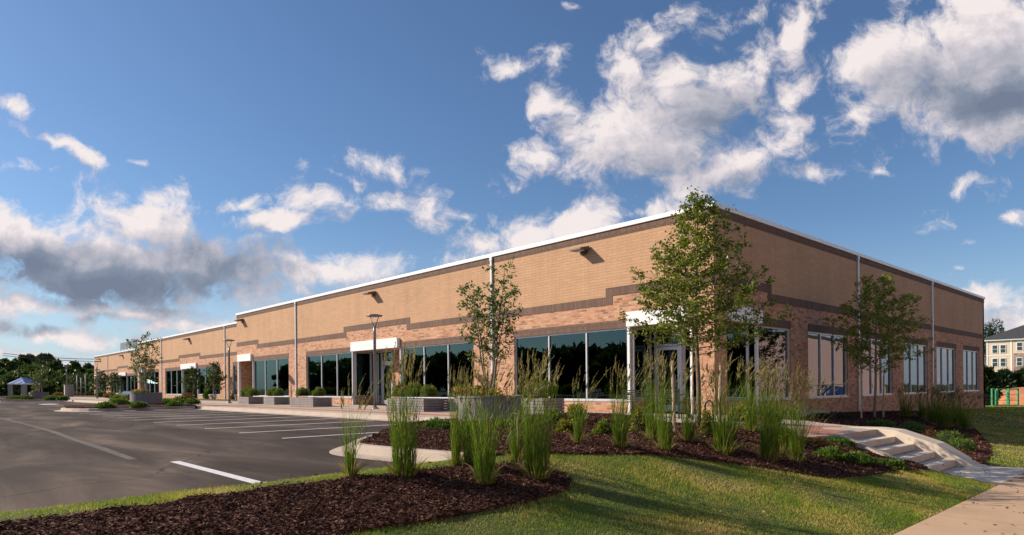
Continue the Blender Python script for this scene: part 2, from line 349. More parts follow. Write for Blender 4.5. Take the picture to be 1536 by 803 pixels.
def ribbons(P, D, L, W, droop, rng, seg=3, wind=(0, 0, 0)):
    """arching strap leaves as quads"""
    k = len(P); D = unit(D); side = unit(np.cross(D, rng.normal(size=(k, 3)))); out = D*np.array([1, 1, 0.]); out = unit(out+1e-6)
    L = L.reshape(-1, 1); W = W.reshape(-1, 1); droop = np.asarray(droop).reshape(-1, 1); wind = np.asarray(wind, float)
    pts = []
    for i in range(seg+1):
        t = i/seg
        pts.append(P+D*L*t+(out+wind)*L*droop*t*t-np.array([0, 0, 1.])*L*droop*t**3*.7)
    Vs = []
    for i in range(seg):
        wa = W*(1-(i/seg)**2)+.0006; wb = W*(1-((i+1)/seg)**2)+.0006
        q = np.empty((k, 4, 3)); q[:, 0] = pts[i]-side*wa/2; q[:, 1] = pts[i]+side*wa/2; q[:, 2] = pts[i+1]+side*wb/2; q[:, 3] = pts[i+1]-side*wb/2
        Vs.append(q)
    return np.concatenate(Vs, 1).reshape(-1, 3), pts[-1], unit(pts[-1]-pts[-2])
def inpoly(x, y, poly):
    x = np.asarray(x); y = np.asarray(y); r = np.zeros(x.shape, bool); j = len(poly)-1
    for i in range(len(poly)):
        xi, yi = poly[i]; xj, yj = poly[j]
        if yi != yj:
            r ^= ((yi > y) != (yj > y)) & (x < (xj-xi)*(y-yi)/(yj-yi)+xi)
        j = i
    return r
def smooth_poly(p, it=2):
    for _ in range(it):
        q = []
        for i in range(len(p)):
            a = p[i]; b = p[(i+1) % len(p)]
            q.append((a[0]*.75+b[0]*.25, a[1]*.75+b[1]*.25)); q.append((a[0]*.25+b[0]*.75, a[1]*.25+b[1]*.75))
        p = q
    return p
def sheet(name, poly, zf, m, spacing=.3, skirt=0., parent=None):
    """a sheet over a polygon following zf, optional vertical skirt around it"""
    xs = [p[0] for p in poly]; ys = [p[1] for p in poly]
    bd = []
    for i in range(len(poly)):
        a = poly[i]; b = poly[(i+1) % len(poly)]; n = max(1, int(math.dist(a, b)/spacing))
        for k in range(n): bd.append((a[0]+(b[0]-a[0])*k/n, a[1]+(b[1]-a[1])*k/n))
    gx, gy = np.meshgrid(np.arange(min(xs), max(xs), spacing), np.arange(min(ys), max(ys), spacing))
    gx = gx.ravel()+RNG.uniform(-.2, .2, gx.size)*spacing; gy = gy.ravel()+RNG.uniform(-.2, .2, gy.size)*spacing
    k = inpoly(gx, gy, poly)
    B = np.array(bd)
    gx = gx[k]; gy = gy[k]
    if len(gx):
        keep = np.array([np.min((B[:, 0]-a)**2+(B[:, 1]-b)**2) > (spacing*.4)**2 for a, b in zip(gx, gy)])
        gx = gx[keep]; gy = gy[keep]
    pts = [Vector(p) for p in bd]+[Vector((a, b)) for a, b in zip(gx, gy)]
    nb = len(bd)
    vo, _, fo, _, _, _ = geometry.delaunay_2d_cdt(pts, [(i, (i+1) % nb) for i in range(nb)], [], 1, 1e-5)
    X = np.array([v.x for v in vo]); Y = np.array([v.y for v in vo]); Z = zf(X, Y)*np.ones(len(X))
    mb = MB(); mb.v = [tuple(t) for t in zip(X.tolist(), Y.tolist(), Z.tolist())]; mb.f = [tuple(f) for f in fo]
    # make faces look up
    fs = []
    for f in mb.f:
        a, b, c = (Vector(mb.v[i]) for i in f[:3])
        fs.append(f if (b-a).cross(c-a).z > 0 else f[::-1])
    mb.f = fs
    if skirt:
        zb = zf(B[:, 0], B[:, 1])*np.ones(nb); n0 = len(mb.v)
        for i in range(nb): mb.v.append((bd[i][0], bd[i][1], float(zb[i]))); mb.v.append((bd[i][0], bd[i][1], float(zb[i])-skirt))
        area = sum(bd[i][0]*bd[(i+1) % nb][1]-bd[(i+1) % nb][0]*bd[i][1] for i in range(nb))
        for i in range(nb):
            j = (i+1) % nb; q = (n0+2*i, n0+2*i+1, n0+2*j+1, n0+2*j)
            mb.f.append(q if area > 0 else q[::-1])
    return mb.build(name, m, parent)
def st(o): o['kind'] = 'structure'; return o

# ------------------------------------------------------------------ ground
xs = sorted(set([-2500, -1200, -600, -300, -200, -140]+list(range(-120, -14, 6))+[round(v, 3) for v in np.arange(-14, 3.01, .2)]+[-6.981, -6.979, -10.301, -10.299, -10.001, -9.999, -6.201, -6.199, -2.601, -2.599]+[4, 6, 9, 14, 20, 30, 45, 70, 120, 300, 700, 2500]))
ys = sorted(set([-2500, -900, -300, -120, -80, -50, -30, -15, -8, -4]+[round(v, 3) for v in np.arange(-2, 24.01, .2)]+[5.559, 5.561, 14.499, 14.501, 17.399, 17.401, 17.599, 17.601]+list(range(25, 62, 2))+[70, 80, 100, 140, 200, 300, 500, 900, 2500]))
GX, GY = np.meshgrid(xs, ys); GZ = H(GX, GY)
GZ = np.where(GX > -.9, np.minimum(GZ, -.97-.03), GZ)
GZ = np.where((GX > .1) & (GX < 9), -1.35, GZ)
GZ = np.where((GX > -2.62) & (GX < -.95), GZ-.12, GZ)
mb = MB(); mb.v = list(zip(GX.ravel().tolist(), GY.ravel().tolist(), GZ.ravel().tolist())); nx = len(xs)
mb.f = [(j*nx+i, j*nx+i+1, (j+1)*nx+i+1, (j+1)*nx+i) for j in range(len(ys)-1) for i in range(nx-1)]
g = mb.build('ground', M['turf'], None, True); st(g)

# parking lot
lotpoly = [(-7.0, -60), (-7.0, 4.95), (-9.9, 4.95), (-10.2, 11.4), (-260, 11.4), (-260, -60)]
mb = MB(); mb.add([(-6.97, -60, LOT), (-6.97, 5.25, LOT), (-9.6, 5.25, LOT), (-14.2, 11.6, LOT), (-230, 11.6, LOT), (-230, -60, LOT)], [(5, 4, 3, 2, 1, 0)])
mb.f = [mb.f[0][::-1]]
if True:
    a, b, c = (Vector(mb.v[i]) for i in mb.f[0][:3])
mb.add([(-230, -60, LOT-.3), (-7, -60, LOT-.3)], [])
lot = st(mb.build('parking_lot', M['asphalt']))
# painted stall lines
for k in range(11):
    x = -13.42-2.42*k
    y1 = 8.3 if k == 0 else 10.95
    st(MB().box(x-.055, x+.055, 5.85, y1, LOT+.001, LOT+.005).build('road_marking', M['paint']))
st(MB().box(-10.34, -7.08, 2.83, 2.95, LOT+.001, LOT+.005).build('road_marking', M['paint']))
for (a, b, c_, d_) in [(-62, -59.2, 7.6, 8.6)]:
    st(MB().box(a, b, c_, d_, LOT+.001, LOT+.005).build('road_marking', M['paint']))
# the sealed seam that curves across the asphalt
seam = [pz(x, y, LOT) for x, y in [(-60, 618), (0, 627.5), (40, 637), (80, 648), (112, 660), (150, 672), (200, 690)]]
mb = MB(); zz = LOT+.004; V_ = []
for i, p in enumerate(seam):
    a = Vector(seam[max(i-1, 0)]); b = Vector(seam[min(i+1, len(seam)-1)]); n_ = Vector((-(b-a).y, (b-a).x)).normalized()*(.06+.02*(i % 2))
    V_ += [(p[0]-n_.x, p[1]-n_.y, zz), (p[0]+n_.x, p[1]+n_.y, zz)]
mb.add(V_, [(2*i, 2*i+1, 2*i+3, 2*i+2) for i in range(len(seam)-1)])
M['seam'] = plain('worn_asphalt_seam', (.092, .073, .061), .9, 0, .4, 5.)
st(mb.build('asphalt_seam', M['seam']))

# kerb + gutter along the plaza, islands
def kerb_path(name, pts, zt, zb, w, inner):
    """kerb along an open path; the kerb stands to the left of the path direction"""
    pts = [Vector(p) for p in pts]; mb = MB(); sect = [(-.3, zb+.006), (-.02, zb+.018), (0.02, zt-.02), (.05, zt), (w, zt), (w, zb-.2), (-.3, zb-.2)]
    ns = []
    for i, p in enumerate(pts):
        d = (pts[min(i+1, len(pts)-1)]-pts[max(i-1, 0)]).normalized(); ns.append(Vector((-d.y, d.x)))
    for p, n in zip(pts, ns):
        for o, z in sect: mb.v.append((p.x+n.x*o, p.y+n.y*o, z))
    k = len(sect)
    for i in range(len(pts)-1):
        for j in range(k): mb.f.append((i*k+j, (i+1)*k+j, (i+1)*k+(j+1) % k, i*k+(j+1) % k))
    mb.f.append(tuple(range(k))); mb.f.append(tuple((len(pts)-1)*k+j for j in range(k))[::-1])
    me = mb.build(name, M['conc'])
    return st(me)
# plaza (patio and pavement by the building)
KY = 11.45
plaza = [(-130, KY+.14), (-14.3, KY+.14), (-14.0, 12.6), (-13.4, 15.2), (-11.6, 15.0), (-9.4, 13.6), (-7.6, 12.6), (-6.3, 12.3), (-5.75, 13.2), (-5.5, 14.6), (-5.5, 17.15), (-7.0, 17.5), (-8.7, 18.4), (-9.0, 21.0), (-9.2, 23.5), (-10.15, 23.5), (-10.15, 17.6), (-12.5, 17.6), (-47, 17.6), (-47, 17.66), (-84.6, 17.66), (-84.6, 17.3), (-130, 17.3)]
def zplaza(x, y):
    x = np.asarray(x, float); return np.where(x > -9.5, -.18*ss((x+9.5)/4.), 0.)*np.ones_like(x)+.0
plz = st(sheet('plaza_pavement', plaza[:], zplaza, M['concj'], .9, .3))
for (a, b, y0, y1) in [(-130, -15.2, 12.35, 12.95), (-130, -15.2, 13.75, 14.15)]:
    st(MB().box(a, b, y0, y1, -.02, .004).build('paver_band', M['paver']))
st(sheet('paver_band', [pz(*p, -.05) for p in [(1205, 634), (1262, 633), (1270, 640), (1235, 644), (1200, 643)]], lambda x, y: zplaza(x, y)+.005, M['paver'], .4))
kerb_path('kerb', [(-36.2, KY), (-14.6, KY)], 0.003, LOT, .15, True)
kerb_path('kerb', [(-74.5, KY), (-43.5, KY)], 0.003, LOT, .15, True)
kerb_path('kerb', [(-130, KY), (-82.5, KY)], 0.003, LOT, .15, True)
# near island kerb: nose of the planting bed
nose = [(-6.95, 5.5), (-7.6, 5.42), (-8.6, 5.28), (-9.3, 5.22), (-9.75, 5.33), (-10.15, 5.62), (-10.7, 6.15), (-11.6, 7.05), (-12.6, 8.1), (-13.5, 9.2), (-14.2, 10.5), (-14.5, 11.5)]
def chain(p, n=3):
    for _ in range(n):
        q = [p[0]]
        for a, b in zip(p[:-1], p[1:]):
            q += [(a[0]*.75+b[0]*.25, a[1]*.75+b[1]*.25), (a[0]*.25+b[0]*.75, a[1]*.25+b[1]*.75)]
        q.append(p[-1]); p = q
    return p
kerb_path('kerb', chain(nose)[::-1], 0.0, LOT, .18, True)
def island(x0, x1, y0, y1):
    r = (x1-x0)/2; pts = [(x1, y1)]
    for k in range(13):
        w = math.pi*k/12; pts.append(((x0+x1)/2+r*math.cos(w), y0+r*.55-r*.55*math.sin(w)))
    pts.append((x0, y1)); kerb_path('kerb', pts[::-1], 0., LOT, .16, True)
    return [(a+(.15 if a < (x0+x1)/2 else -.15), b+.12) for a, b in pts]
isl1 = island(-42.7, -37.3, 5.9, 11.45)
isl2 = island(-81.5, -75.0, 5.6, 11.45)
isl3 = island(-133, -118, 4.0, 11.45)

# planting beds ------------------------------------------------------------
bed_a = [at(*p) for p in [(-160, 815), (0, 787.5), (120, 775), (250, 759), (380, 741), (500, 726), (589, 714), (640, 707), (700, 700), (760, 697), (817, 706), (852, 716), (857, 724), (849, 739), (800, 754), (726, 768), (628, 786), (524, 803), (430, 822), (300, 850), (0, 950), (-160, 990)]]
bed_m = [(-6.75, 5.75), (-8.6, 5.5), (-9.25, 5.42), (-9.65, 5.5), (-10.0, 5.78), (-11.5, 7.25), (-12.5, 8.3), (-13.35, 9.3), (-14.05, 10.6), (-14.3, 11.6), (-14.0, 12.6), (-13.4, 15.2), (-11.6, 15.0), (-9.4, 13.6), (-7.6, 12.6), (-6.3, 12.3), (-5.75, 13.2), (-5.55, 14.5), (-3.85, 14.5)]+[at(*p) for p in [(1383, 706), (1330, 709), (1290, 716), (1245, 719), (1180, 709), (1100, 697), (1000, 685), (900, 682), (850, 683)]]
bed_r = [(-5.75, 17.45), (-4.3, 17.35), (-3.55, 17.3)]+[at(*p) for p in [(1483, 690), (1487, 672), (1470, 652), (1450, 635), (1444, 627)]]+[(-8.2, 33), (-9.95, 34), (-10.1, 24), (-9.15, 23.6), (-8.9, 21.0), (-8.6, 18.5), (-7.0, 17.65)]
bed_a = smooth_poly(bed_a, 1)
def zmul(x, y):
    z = HS(x, y)
    # soften: sits just proud of the soil, lumpy
    l = .018*np.sin(x*5.1+y*3.3)*np.sin(y*4.7-x*2.1)+.010*np.sin(x*13+1)*np.sin(y*11+2)
    return z+.035+l
def zmul_m(x, y):
    e = np.asarray(y)
    k = np.clip((-6.9-np.asarray(x))/1.5, 0, 1)
    return zmul(x, y)*(1-k)+k*(.02+.06*np.sin(np.clip((x+14.5)/5, 0, 1)*math.pi)*ss((e-5.5)/1.5)+.01*np.sin(x*6)*np.sin(y*5))
st_beds = []
def stuff(o, label, cat, group=None): return tag(o, label, cat, group, 'stuff')
stuff(sheet('mulch', bed_a, zmul, M['mulch'], .16, .08), 'dark brown bark mulch spread in the kidney-shaped bed beside the asphalt edge', 'mulch')
stuff(sheet('mulch', bed_m, zmul_m, M['mulch'], .2, .12), 'dark brown bark mulch of the wide bed between kerb nose, patio and lawn', 'mulch')
stuff(sheet('mulch', bed_r, zmul, M['mulch'], .3, .1), 'dark bark mulch between the concrete steps and the shaded brick wall', 'mulch')
stuff(sheet('mulch', isl1, lambda x, y: 0.02+.12*np.sin(np.clip((x+42.7)/5.4, 0, 1)*math.pi), M['mulch'], .5, .1), 'bark mulch of the kerbed island with the second round planter', 'mulch')
stuff(sheet('mulch', isl2, lambda x, y: 0.02+.12*np.sin(np.clip((x+81.5)/6.5, 0, 1)*math.pi), M['mulch'], .6, .1), 'bark mulch of the far kerbed island in front of the pavilion', 'mulch')
stuff(sheet('mulch', isl3, lambda x, y: 0.02+.1*np.sin(np.clip((x+133)/15, 0, 1)*math.pi), M['mulch'], .9, .1), 'thin strip of mulch on the farthest island of the lot', 'mulch')
def scatter(poly, dens, rng):
    xs_ = [p[0] for p in poly]; ys_ = [p[1] for p in poly]
    n = int((max(xs_)-min(xs_))*(max(ys_)-min(ys_))*dens)
    x = rng.uniform(min(xs_), max(xs_), n); y = rng.uniform(min(ys_), max(ys_), n); k = inpoly(x, y, poly); return x[k], y[k]
def chips(poly, dens, zf, label, sz=1.):
    rng = np.random.default_rng(5); x, y = scatter(poly, dens, rng); k = len(x)
    P = np.stack([x, y, zf(x, y)+rng.uniform(-.004, .014, k)], 1)
    D = rng.normal(size=(k, 3)); D[:, 2] *= .35
    return stuff(npmesh('bark_chips', leaves(P, D, rng.uniform(.02, .07, k)*sz, rng.uniform(.008, .02, k)*sz, rng, .4), 4, M['chips']), label, 'bark chips')
near_a = [p for p in bed_a]
chips(near_a, 2600, zmul, 'loose bark chips lying on the kidney-shaped bed by the asphalt', .9)
chips(bed_m, 1100, zmul_m, 'loose bark chips lying on the wide bed in front of the patio', 1.1)
chips(bed_r, 350, zmul, 'loose bark chips lying between steps and shaded wall', 1.5)

# lawn blades --------------------------------------------------------------
def blades(region, dens, h, w, label, seed, excl):
    rng = np.random.default_rng(seed); x, y = scatter(region, dens, rng)
    keep = np.ones(len(x), bool)
    for e in excl: keep &= ~inpoly(x, y, e)
    x = x[keep]; y = y[keep]; k = len(x)
    # clumpy density
    kk = (np.sin(x*3.1+y*1.7)*np.sin(y*2.9-x*1.3)*.5+.5)*.35+.65 > rng.uniform(0, 1, k); x = x[kk]; y = y[kk]; k = len(x)
    z = HS(x, y); P = np.stack([x, y, z-.004], 1); hh = h*rng.uniform(.45, 1.1, k)*(.75+.35*np.sin(x*2.3+1)*np.sin(y*2.7))
    a = rng.uniform(0, 2*math.pi, k); S = np.stack([np.cos(a), np.sin(a), 0*a], 1); W = (w*rng.uniform(.6, 1.3, k))[:, None]
    lean = rng.normal(size=(k, 3))*.45; lean[:, 2] = 1; T = P+unit(lean)*hh[:, None]
    V = np.empty((k, 3, 3)); V[:, 0] = P-S*W/2; V[:, 1] = P+S*W/2; V[:, 2] = T
    return stuff(npmesh('lawn_grass', V.reshape(-1, 3), 3, M['blade']), label, 'grass')
steps_fp = [(-6.2, 14.45), (-2.6, 14.45), (-2.6, 17.35), (-6.2, 17.6)]
paths = [bed_a, bed_m, bed_r, steps_fp, plaza, [(-10.6, 4.7), (-6.9, 5.05), (-6.85, 5.62), (-10.6, 5.75)]]
near = [(-7.03, -.5), (-7.03, 5.5), (-6.6, 5.8), (-6.6, 15), (-2.74, 15), (-2.74, 2.0), (-4.2, 1.5), (-5, -.5)]
blades(near, 6500, .052, .0065, 'mown green lawn with dry straw-coloured patches sloping down to the sidewalk', 11, paths)
blades([(-9.2, 17.3), (-2.74, 17.3), (-2.74, 30), (-9.8, 30)], 900, .06, .016, 'shaded mown lawn beyond the concrete steps', 12, paths)
blades([(-10.1, 30), (-2.74, 30), (4, 62), (-14, 62)], 90, .09, .05, 'distant mown lawn along the shaded end of the brick building', 13, paths)

rngf = np.random.default_rng(91); fx = rngf.uniform(-7, -1, 420); fy = rngf.uniform(2, 17, 420); fz = np.where(fx < -2.72, HS(fx, fy)+.045, WALK+.012)
stuff(npmesh('fallen_leaves', leaves(np.stack([fx, fy, fz], 1), np.concatenate([rngf.normal(size=(420, 2)), rngf.normal(size=(420, 1))*.15], 1), rngf.uniform(.03, .06, 420), rngf.uniform(.02, .035, 420), rngf), 4, M['leaf_rust']), 'a few fallen brown leaves scattered over the near lawn and sidewalk', 'leaves')
# east sidewalk, kerb and street ------------------------------------------
st(sheet('sidewalk', [(-2.7, -30), (-.95, -30), (-.95, 17.2), (-.95, 90), (-2.7, 90), (-2.7, 17.2)], lambda x, y: np.interp(y, [-50, 16, 50, 90], [WALK, WALK, WALK-.25, WALK-.6]), M['walk'], 1.75, .25))
kerb_path('street_kerb', [(.25, -30), (.25, 90)][::1], -1.02, -1.17, .15, True)
st(MB().add([(.3, -60, -1.18), (8.5, -60, -1.18), (8.5, 120, -1.18), (.3, 120, -1.18)], [(0, 1, 2, 3)]).build('road', M['asphalt']))
# stairs --------------------------------------------------------------------
ZT = -.18; mb = MB(); tr_ = .3925; Y0, Y1, Y2 = 14.55, 16.8, 17.42
prof = [(-5.9, ZT), (-5.5, ZT)]
for k in range(5):
    x = -5.5+tr_*k if k == 0 else -5.5+tr_*k
    prof += [(x, ZT-.15*k), (x, ZT-.15*(k+1))]
prof += [(-2.705, WALK+.003)]
# tread solids
for k in range(5):
    xa = -5.5+tr_*k; xb = -5.5+tr_*(k+1) if k < 4 else -2.705
    zt = ZT-.15*(k+1)
    mb.box(xa, xb, Y0, Y1 if k < 4 else Y2+.0, zt-.5, zt+(.0 if k < 4 else .003))
M['risershade'] = plain('painted_riser_shade', (.16, .13, .10), .9, 0, .3, 8.)  # shade painted as dark strips along the foot of each riser
st_steps = empty('concrete_steps', (-5.5, 15.7, -.18)); tag(st_steps, 'pale concrete steps with a wide sloping cheek leading down to the sidewalk', 'steps')
o = mb.build('step_treads', M['step'], st_steps, bevel=.008); o.matrix_parent_inverse = st_steps.matrix_basis.inverted()
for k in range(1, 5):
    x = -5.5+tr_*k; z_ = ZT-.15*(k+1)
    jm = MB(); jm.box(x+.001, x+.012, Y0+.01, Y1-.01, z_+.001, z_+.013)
    o = jm.build('riser_shade', M['risershade'], st_steps); o.matrix_parent_inverse = st_steps.matrix_basis.inverted()
# cheek: sloping broad slab on the far side
mb = MB(); prof2 = [(-6.3, 17.3, ZT+.02), (-5.5, 17.45, ZT+.02), (-5.1, 17.5, ZT-.02), (-4.3, 17.48, ZT-.28), (-3.6, 17.42, WALK+.05), (-3.45, 17.40, WALK+.01)]
for i, (x, yo, z) in enumerate(prof2):
    for (yy, z_) in ((Y1, z), (yo, z), (yo, z-.6), (Y1, z-.6)): mb.v.append((x, yy, z_))
for i in range(len(prof2)-1):
    for j in range(4): mb.f.append((i*4+j, (i+1)*4+j, (i+1)*4+(j+1) % 4, i*4+(j+1) % 4))
mb.f.append((0, 1, 2, 3)); n_ = (len(prof2)-1)*4; mb.f.append((n_+3, n_+2, n_+1, n_))
o = mb.build('sloping_cheek', M['step'], st_steps, bevel=.01); o.matrix_parent_inverse = st_steps.matrix_basis.inverted()
mb = MB(); mb.add([(-5.62, Y0-.13, ZT+.01), (-5.4, Y0-.13, ZT), (-3.9, Y0-.13, WALK+.14), (-3.5, Y0-.13, WALK+.04), (-3.5, Y0-.13, WALK-.4), (-5.62, Y0-.13, ZT-.5),
                  (-5.62, Y0, ZT+.01), (-5.4, Y0, ZT), (-3.9, Y0, WALK+.14), (-3.5, Y0, WALK+.04), (-3.5, Y0, WALK-.4), (-5.62, Y0, ZT-.5)],
                 [(0, 1, 2, 3, 4, 5)[::-1], (6, 7, 8, 9, 10, 11)]+[(i, (i+1) % 6, 6+(i+1) % 6, 6+i) for i in range(6)])
o = mb.build('side_kerb', M['step'], st_steps); o.matrix_parent_inverse = st_steps.matrix_basis.inverted()

# ------------------------------------------------------------------ building
bld = empty('commercial_building', (-10.21, 17.67, 0)); tag(bld, 'long single-storey tan and red brick commercial building with white coping', 'building')
INV = Matrix.Translation((10.21, -17.67, 0))
def P(o, parent=None):
    o.parent = parent or bld
    if parent is None: o.matrix_parent_inverse = INV
    return o
def bx(mb, ax, pl, u0, u1, d0, d1, z0, z1):
    """d is the distance outwards from the wall plane"""
    if ax == 'x': mb.box(u0, u1, pl-d0, pl-d1, z0, z1)
    else: mb.box(pl+d0, pl+d1, u0, u1, z0, z1)
ZH, ZS, ZC = 2.83, .38, 6.32
def segment(ax, pl, u0, u1, wins, recs, raised, joints, zb=-.3, name='', soldier=True, u0up=None, capends=(0, 0)):
    """wins: (a,b,[mullions]); recs: (a,b); raised: (a,b)"""
    ops = sorted([(a, b, ZS) for a, b, _ in wins]+[(a, b, zb) for a, b in recs])
    lo = MB(); cur = u0
    for a, b, z0 in ops:
        if a > cur: bx(lo, ax, pl, cur, a, -.3, 0, zb, ZH)
        if z0 > zb: bx(lo, ax, pl, a, b, -.3, 0, zb, z0)
        cur = b
    if cur < u1: bx(lo, ax, pl, cur, u1, -.3, 0, zb, ZH)
    up = MB(); bd = MB(); cuts = sorted(set([u0, u1]+[v for r in raised for v in r]))
    for a, b in zip(cuts[:-1], cuts[1:]):
        m_ = (a+b)/2; r = any(p <= m_ <= q for p, q in raised); zs = 4.09 if r else 3.79
        bx(lo, ax, pl, a, b, -.3, 0, ZH, zs); bx(up, ax, pl, a, b, -.3, 0, zs, ZC-.02)
        e0 = 0; e1 = 0
        if r:
            bx(bd, ax, pl, a, b, -.05, .014, 3.95, 4.23)
            if a > u0+.01: bx(bd, ax, pl, a, a+.28, -.05, .014, 3.65, 3.95)
            if b < u1-.01: bx(bd, ax, pl, b-.28, b, -.05, .014, 3.65, 3.95)
        else: bx(bd, ax, pl, a, b, -.05, .014, 3.65, 3.93)
    cp = MB(); bx(bd, ax, pl, u0, u1, -.05, .014, 5.95, 6.18)
    sl = MB()
    for a, b, _ in wins: sl = MB(); bx(sl, ax, pl, a, b, -.2, .016, ZH+.002, 3.10); P(sl.build('window_lintel', M['brown']))
    P(lo.build('brick_wall', M['brick'])); P(up.build('upper_wall', M['tan'])); P(bd.build('trim_band', M['brown']))
    bx(cp, ax, pl, u0-capends[0], u1+capends[1], -.36, .06, 6.185, 6.33); P(cp.build('coping', M['white'], bevel=.01))
    for j in joints:
        d = MB(); bx(d, ax, pl, j-.055, j+.055, .0, .075, zb+.25 if ax == 'y' else .06, 6.19)
        bx(d, ax, pl, j-.075, j+.075, .0, .09, 6.02, 6.17); P(d.build('downspout', M['alu'], bevel=.01))
    for a, b, mu in wins: window(ax, pl, a, b, mu)
def window(ax, pl, a, b, mu, z0=ZS, z1=ZH, gm=None, d=-.10, base=None):
    gm = gm or M['glass' if ax == 'x' else 'glass_b']; w = .055
    f = MB(); bx(f, ax, pl, a, b, d-.05, d+.05, z0, z0+w+.01); bx(f, ax, pl, a, b, d-.05, d+.05, z1-w, z1)
    for u in [a+w/2, b-w/2]+list(mu): bx(f, ax, pl, u-w/2, u+w/2, d-.05, d+.048, z0+w, z1-w)
    bx(f, ax, pl, a-.0, b+.0, d+.05, .02, z0-.02, z0+.03)
    o = P(f.build('window', M['alu']))
    p = MB(); bx(p, ax, pl, a+.02, b-.02, d-.006, d+.0, z0+.03, z1-.03)
    q = p.build('pane', gm); q.parent = o
    return o
def m3(a, b): return [a+(b-a)/3, a+2*(b-a)/3]
def door(ax, pl, a, b, z1=ZH, dz=2.15):
    f = MB(); w = .06
    for u in (a, b): bx(f, ax, pl, u-w/2, u+w/2, -.05, .05, 0.0, z1)
    bx(f, ax, pl, a+w/2, b-w/2, -.05, .05, dz+.06, dz+.14); bx(f, ax, pl, a+w/2, b-w/2, -.05, .05, z1-.05, z1)
    for (u0_, u1_, z0_, z1_) in ((a+.04, a+.13, .02, dz+.04), (b-.13, b-.04, .02, dz+.04), (a+.13, b-.13, .02, .24), (a+.13, b-.13, dz-.07, dz+.04)): bx(f, ax, pl, u0_, u1_, -.03, .03, z0_, z1_)
    o = P(f.build('door', M['alu']))
    p = MB(); bx(p, ax, pl, a+.1, b-.1, -.008, 0, .1, dz+.02); bx(p, ax, pl, a+.02, b-.02, -.008, 0, dz+.1, z1-.03); q = p.build('pane', M['glass']); q.parent = o
    h = MB(); bx(h, ax, pl, b-.2, b-.17, .05, .08, .85, 1.25); bx(h, ax, pl, b-.2, b-.17, .0, .05, .88, .9); bx(h, ax, pl, b-.2, b-.17, .0, .05, 1.2, 1.22); q = h.build('handle', M['grey']); q.parent = o
def glasswall(ax, pl, a, b, mu=(), z0=.42, base=True, zb=-.02):
    window(ax, pl, a, b, mu, z0, ZH-.01, M['glass'], 0.0)
    if base: m_ = MB(); bx(m_, ax, pl, a, b, -.12, .08, zb, z0-.02); P(m_.build('brick_wall', M['brick']))
def canopy(ax, pl, a, b, e=0.):
    m_ = MB(); bx(m_, ax, pl, a, b, -.02, .16, 2.84, 3.32); P(m_.build('entry_canopy', M['white'], bevel=.008))
def recess(pl, a, b, D=1.1, side='glass', door_at=None, rest='glass', wl=True):
    """an entry bay set back from the facade on the x axis"""
    bp = pl+D
    c = MB(); c.box(a-.05, b+.05, pl+.3, bp+.2, ZH, ZH+.1); P(c.build('recess_ceiling', M['soffit']))
    if side == 'glass': glasswall('y', a, pl+.12, bp-.03, (), .42)
    else: m_ = MB(); m_.box(a-.3, a, pl+.3, bp, -.1, ZH); P(m_.build('brick_wall', M['brick']))
    m_ = MB(); m_.box(b, b+.25, pl+.3, bp, -.1, ZH); P(m_.build('brick_wall', M['brick']))
    d0 = door_at
    if d0 > a+.3: glasswall('x', bp, a+.03, d0-.05)
    door('x', bp, d0, d0+1.0)
    if rest == 'brick': m_ = MB(); m_.box(d0+1.05, b, bp-.06, bp+.15, -.02, ZH); P(m_.build('brick_wall', M['brick']))
    else: glasswall('x', bp, d0+1.05, b)
    canopy('x', pl, a, b)
    for u in (a-.1, b+.02): m_ = MB(); m_.box(u, u+.08, pl-.02, pl+.14, 0, ZH); P(m_.build('entry_post', M['alu']))
YA, YB, YC_ = 17.67, 19.85, 22.5
# front, nearest part
segment('x', YA, -48.22, -10.21, [(-45.25, -39.57, m3(-45.25, -39.57)), (-37.16, -31.64, m3(-37.16, -31.6)), (-26.95, -21.44, m3(-26.95, -21.44)), (-18.92, -13.4, m3(-18.92, -13.4))],
        [(-47.85, -45.25), (-31.64, -26.95), (-13.4, -10.79)], [(-48.22, -44.32), (-32.55, -26.15), (-14.29, -10.21)], [-20.2, -38.45], capends=(.06, .065))
recess(YA, -31.56, -27.05, 1.1, 'glass', -30.4, 'brick')
recess(YA, -47.80, -45.33, 1.1, 'brick', -46.6, 'glass')
# corner entry, open on both faces
canopy('x', YA, -13.33, -11.0); canopy('y', -10.21, 18.41, 20.42)
for q_ in ((-13.38, -13.3, YA-.02, YA+.06), (-11.03, -10.97, YA+.0, YA+.06), (-10.28, -10.2, 20.28, 20.4)): m_ = MB(); m_.box(*q_, -.05, ZH); P(m_.build('entry_post', M['white']))
m_ = MB(); m_.box(-10.79, -10.511, YA+.301, 18.41, -.1, ZH); P(m_.build('brick_wall', M['brick']))
glasswall('y', -13.3, YA+.15, 18.82, (), .42); door('x', 18.85, -13.1, -12.1); glasswall('y', -12.05, 18.9, 20.07, (), .42); glasswall('x', 20.1, -12.0, -10.4, (-11.2,), .42)
c = MB(); c.box(-13.5, -10.52, YA+.3, 20.3, ZH+.003, ZH+.1); P(c.build('recess_ceiling', M['soffit']))
# end wall facing the street
Bw = [(20.45, 22.78, [])]+[(24.2+5.315*k, 27.95+5.315*k, m3(24.2+5.315*k, 27.95+5.315*k)) for k in range(5)]
segment('y', -10.21, YA+.302, 50.5, Bw, [(18.41, 20.45)], [(YA+.302, 21.35)], [29.02, 39.3], zb=-1.3, capends=(-.06, .06))
m_ = MB(); m_.box(-48.22, -10.21, 50.5, 50.2, -1.3, 6.3); P(m_.build('brick_wall', M['brick']))
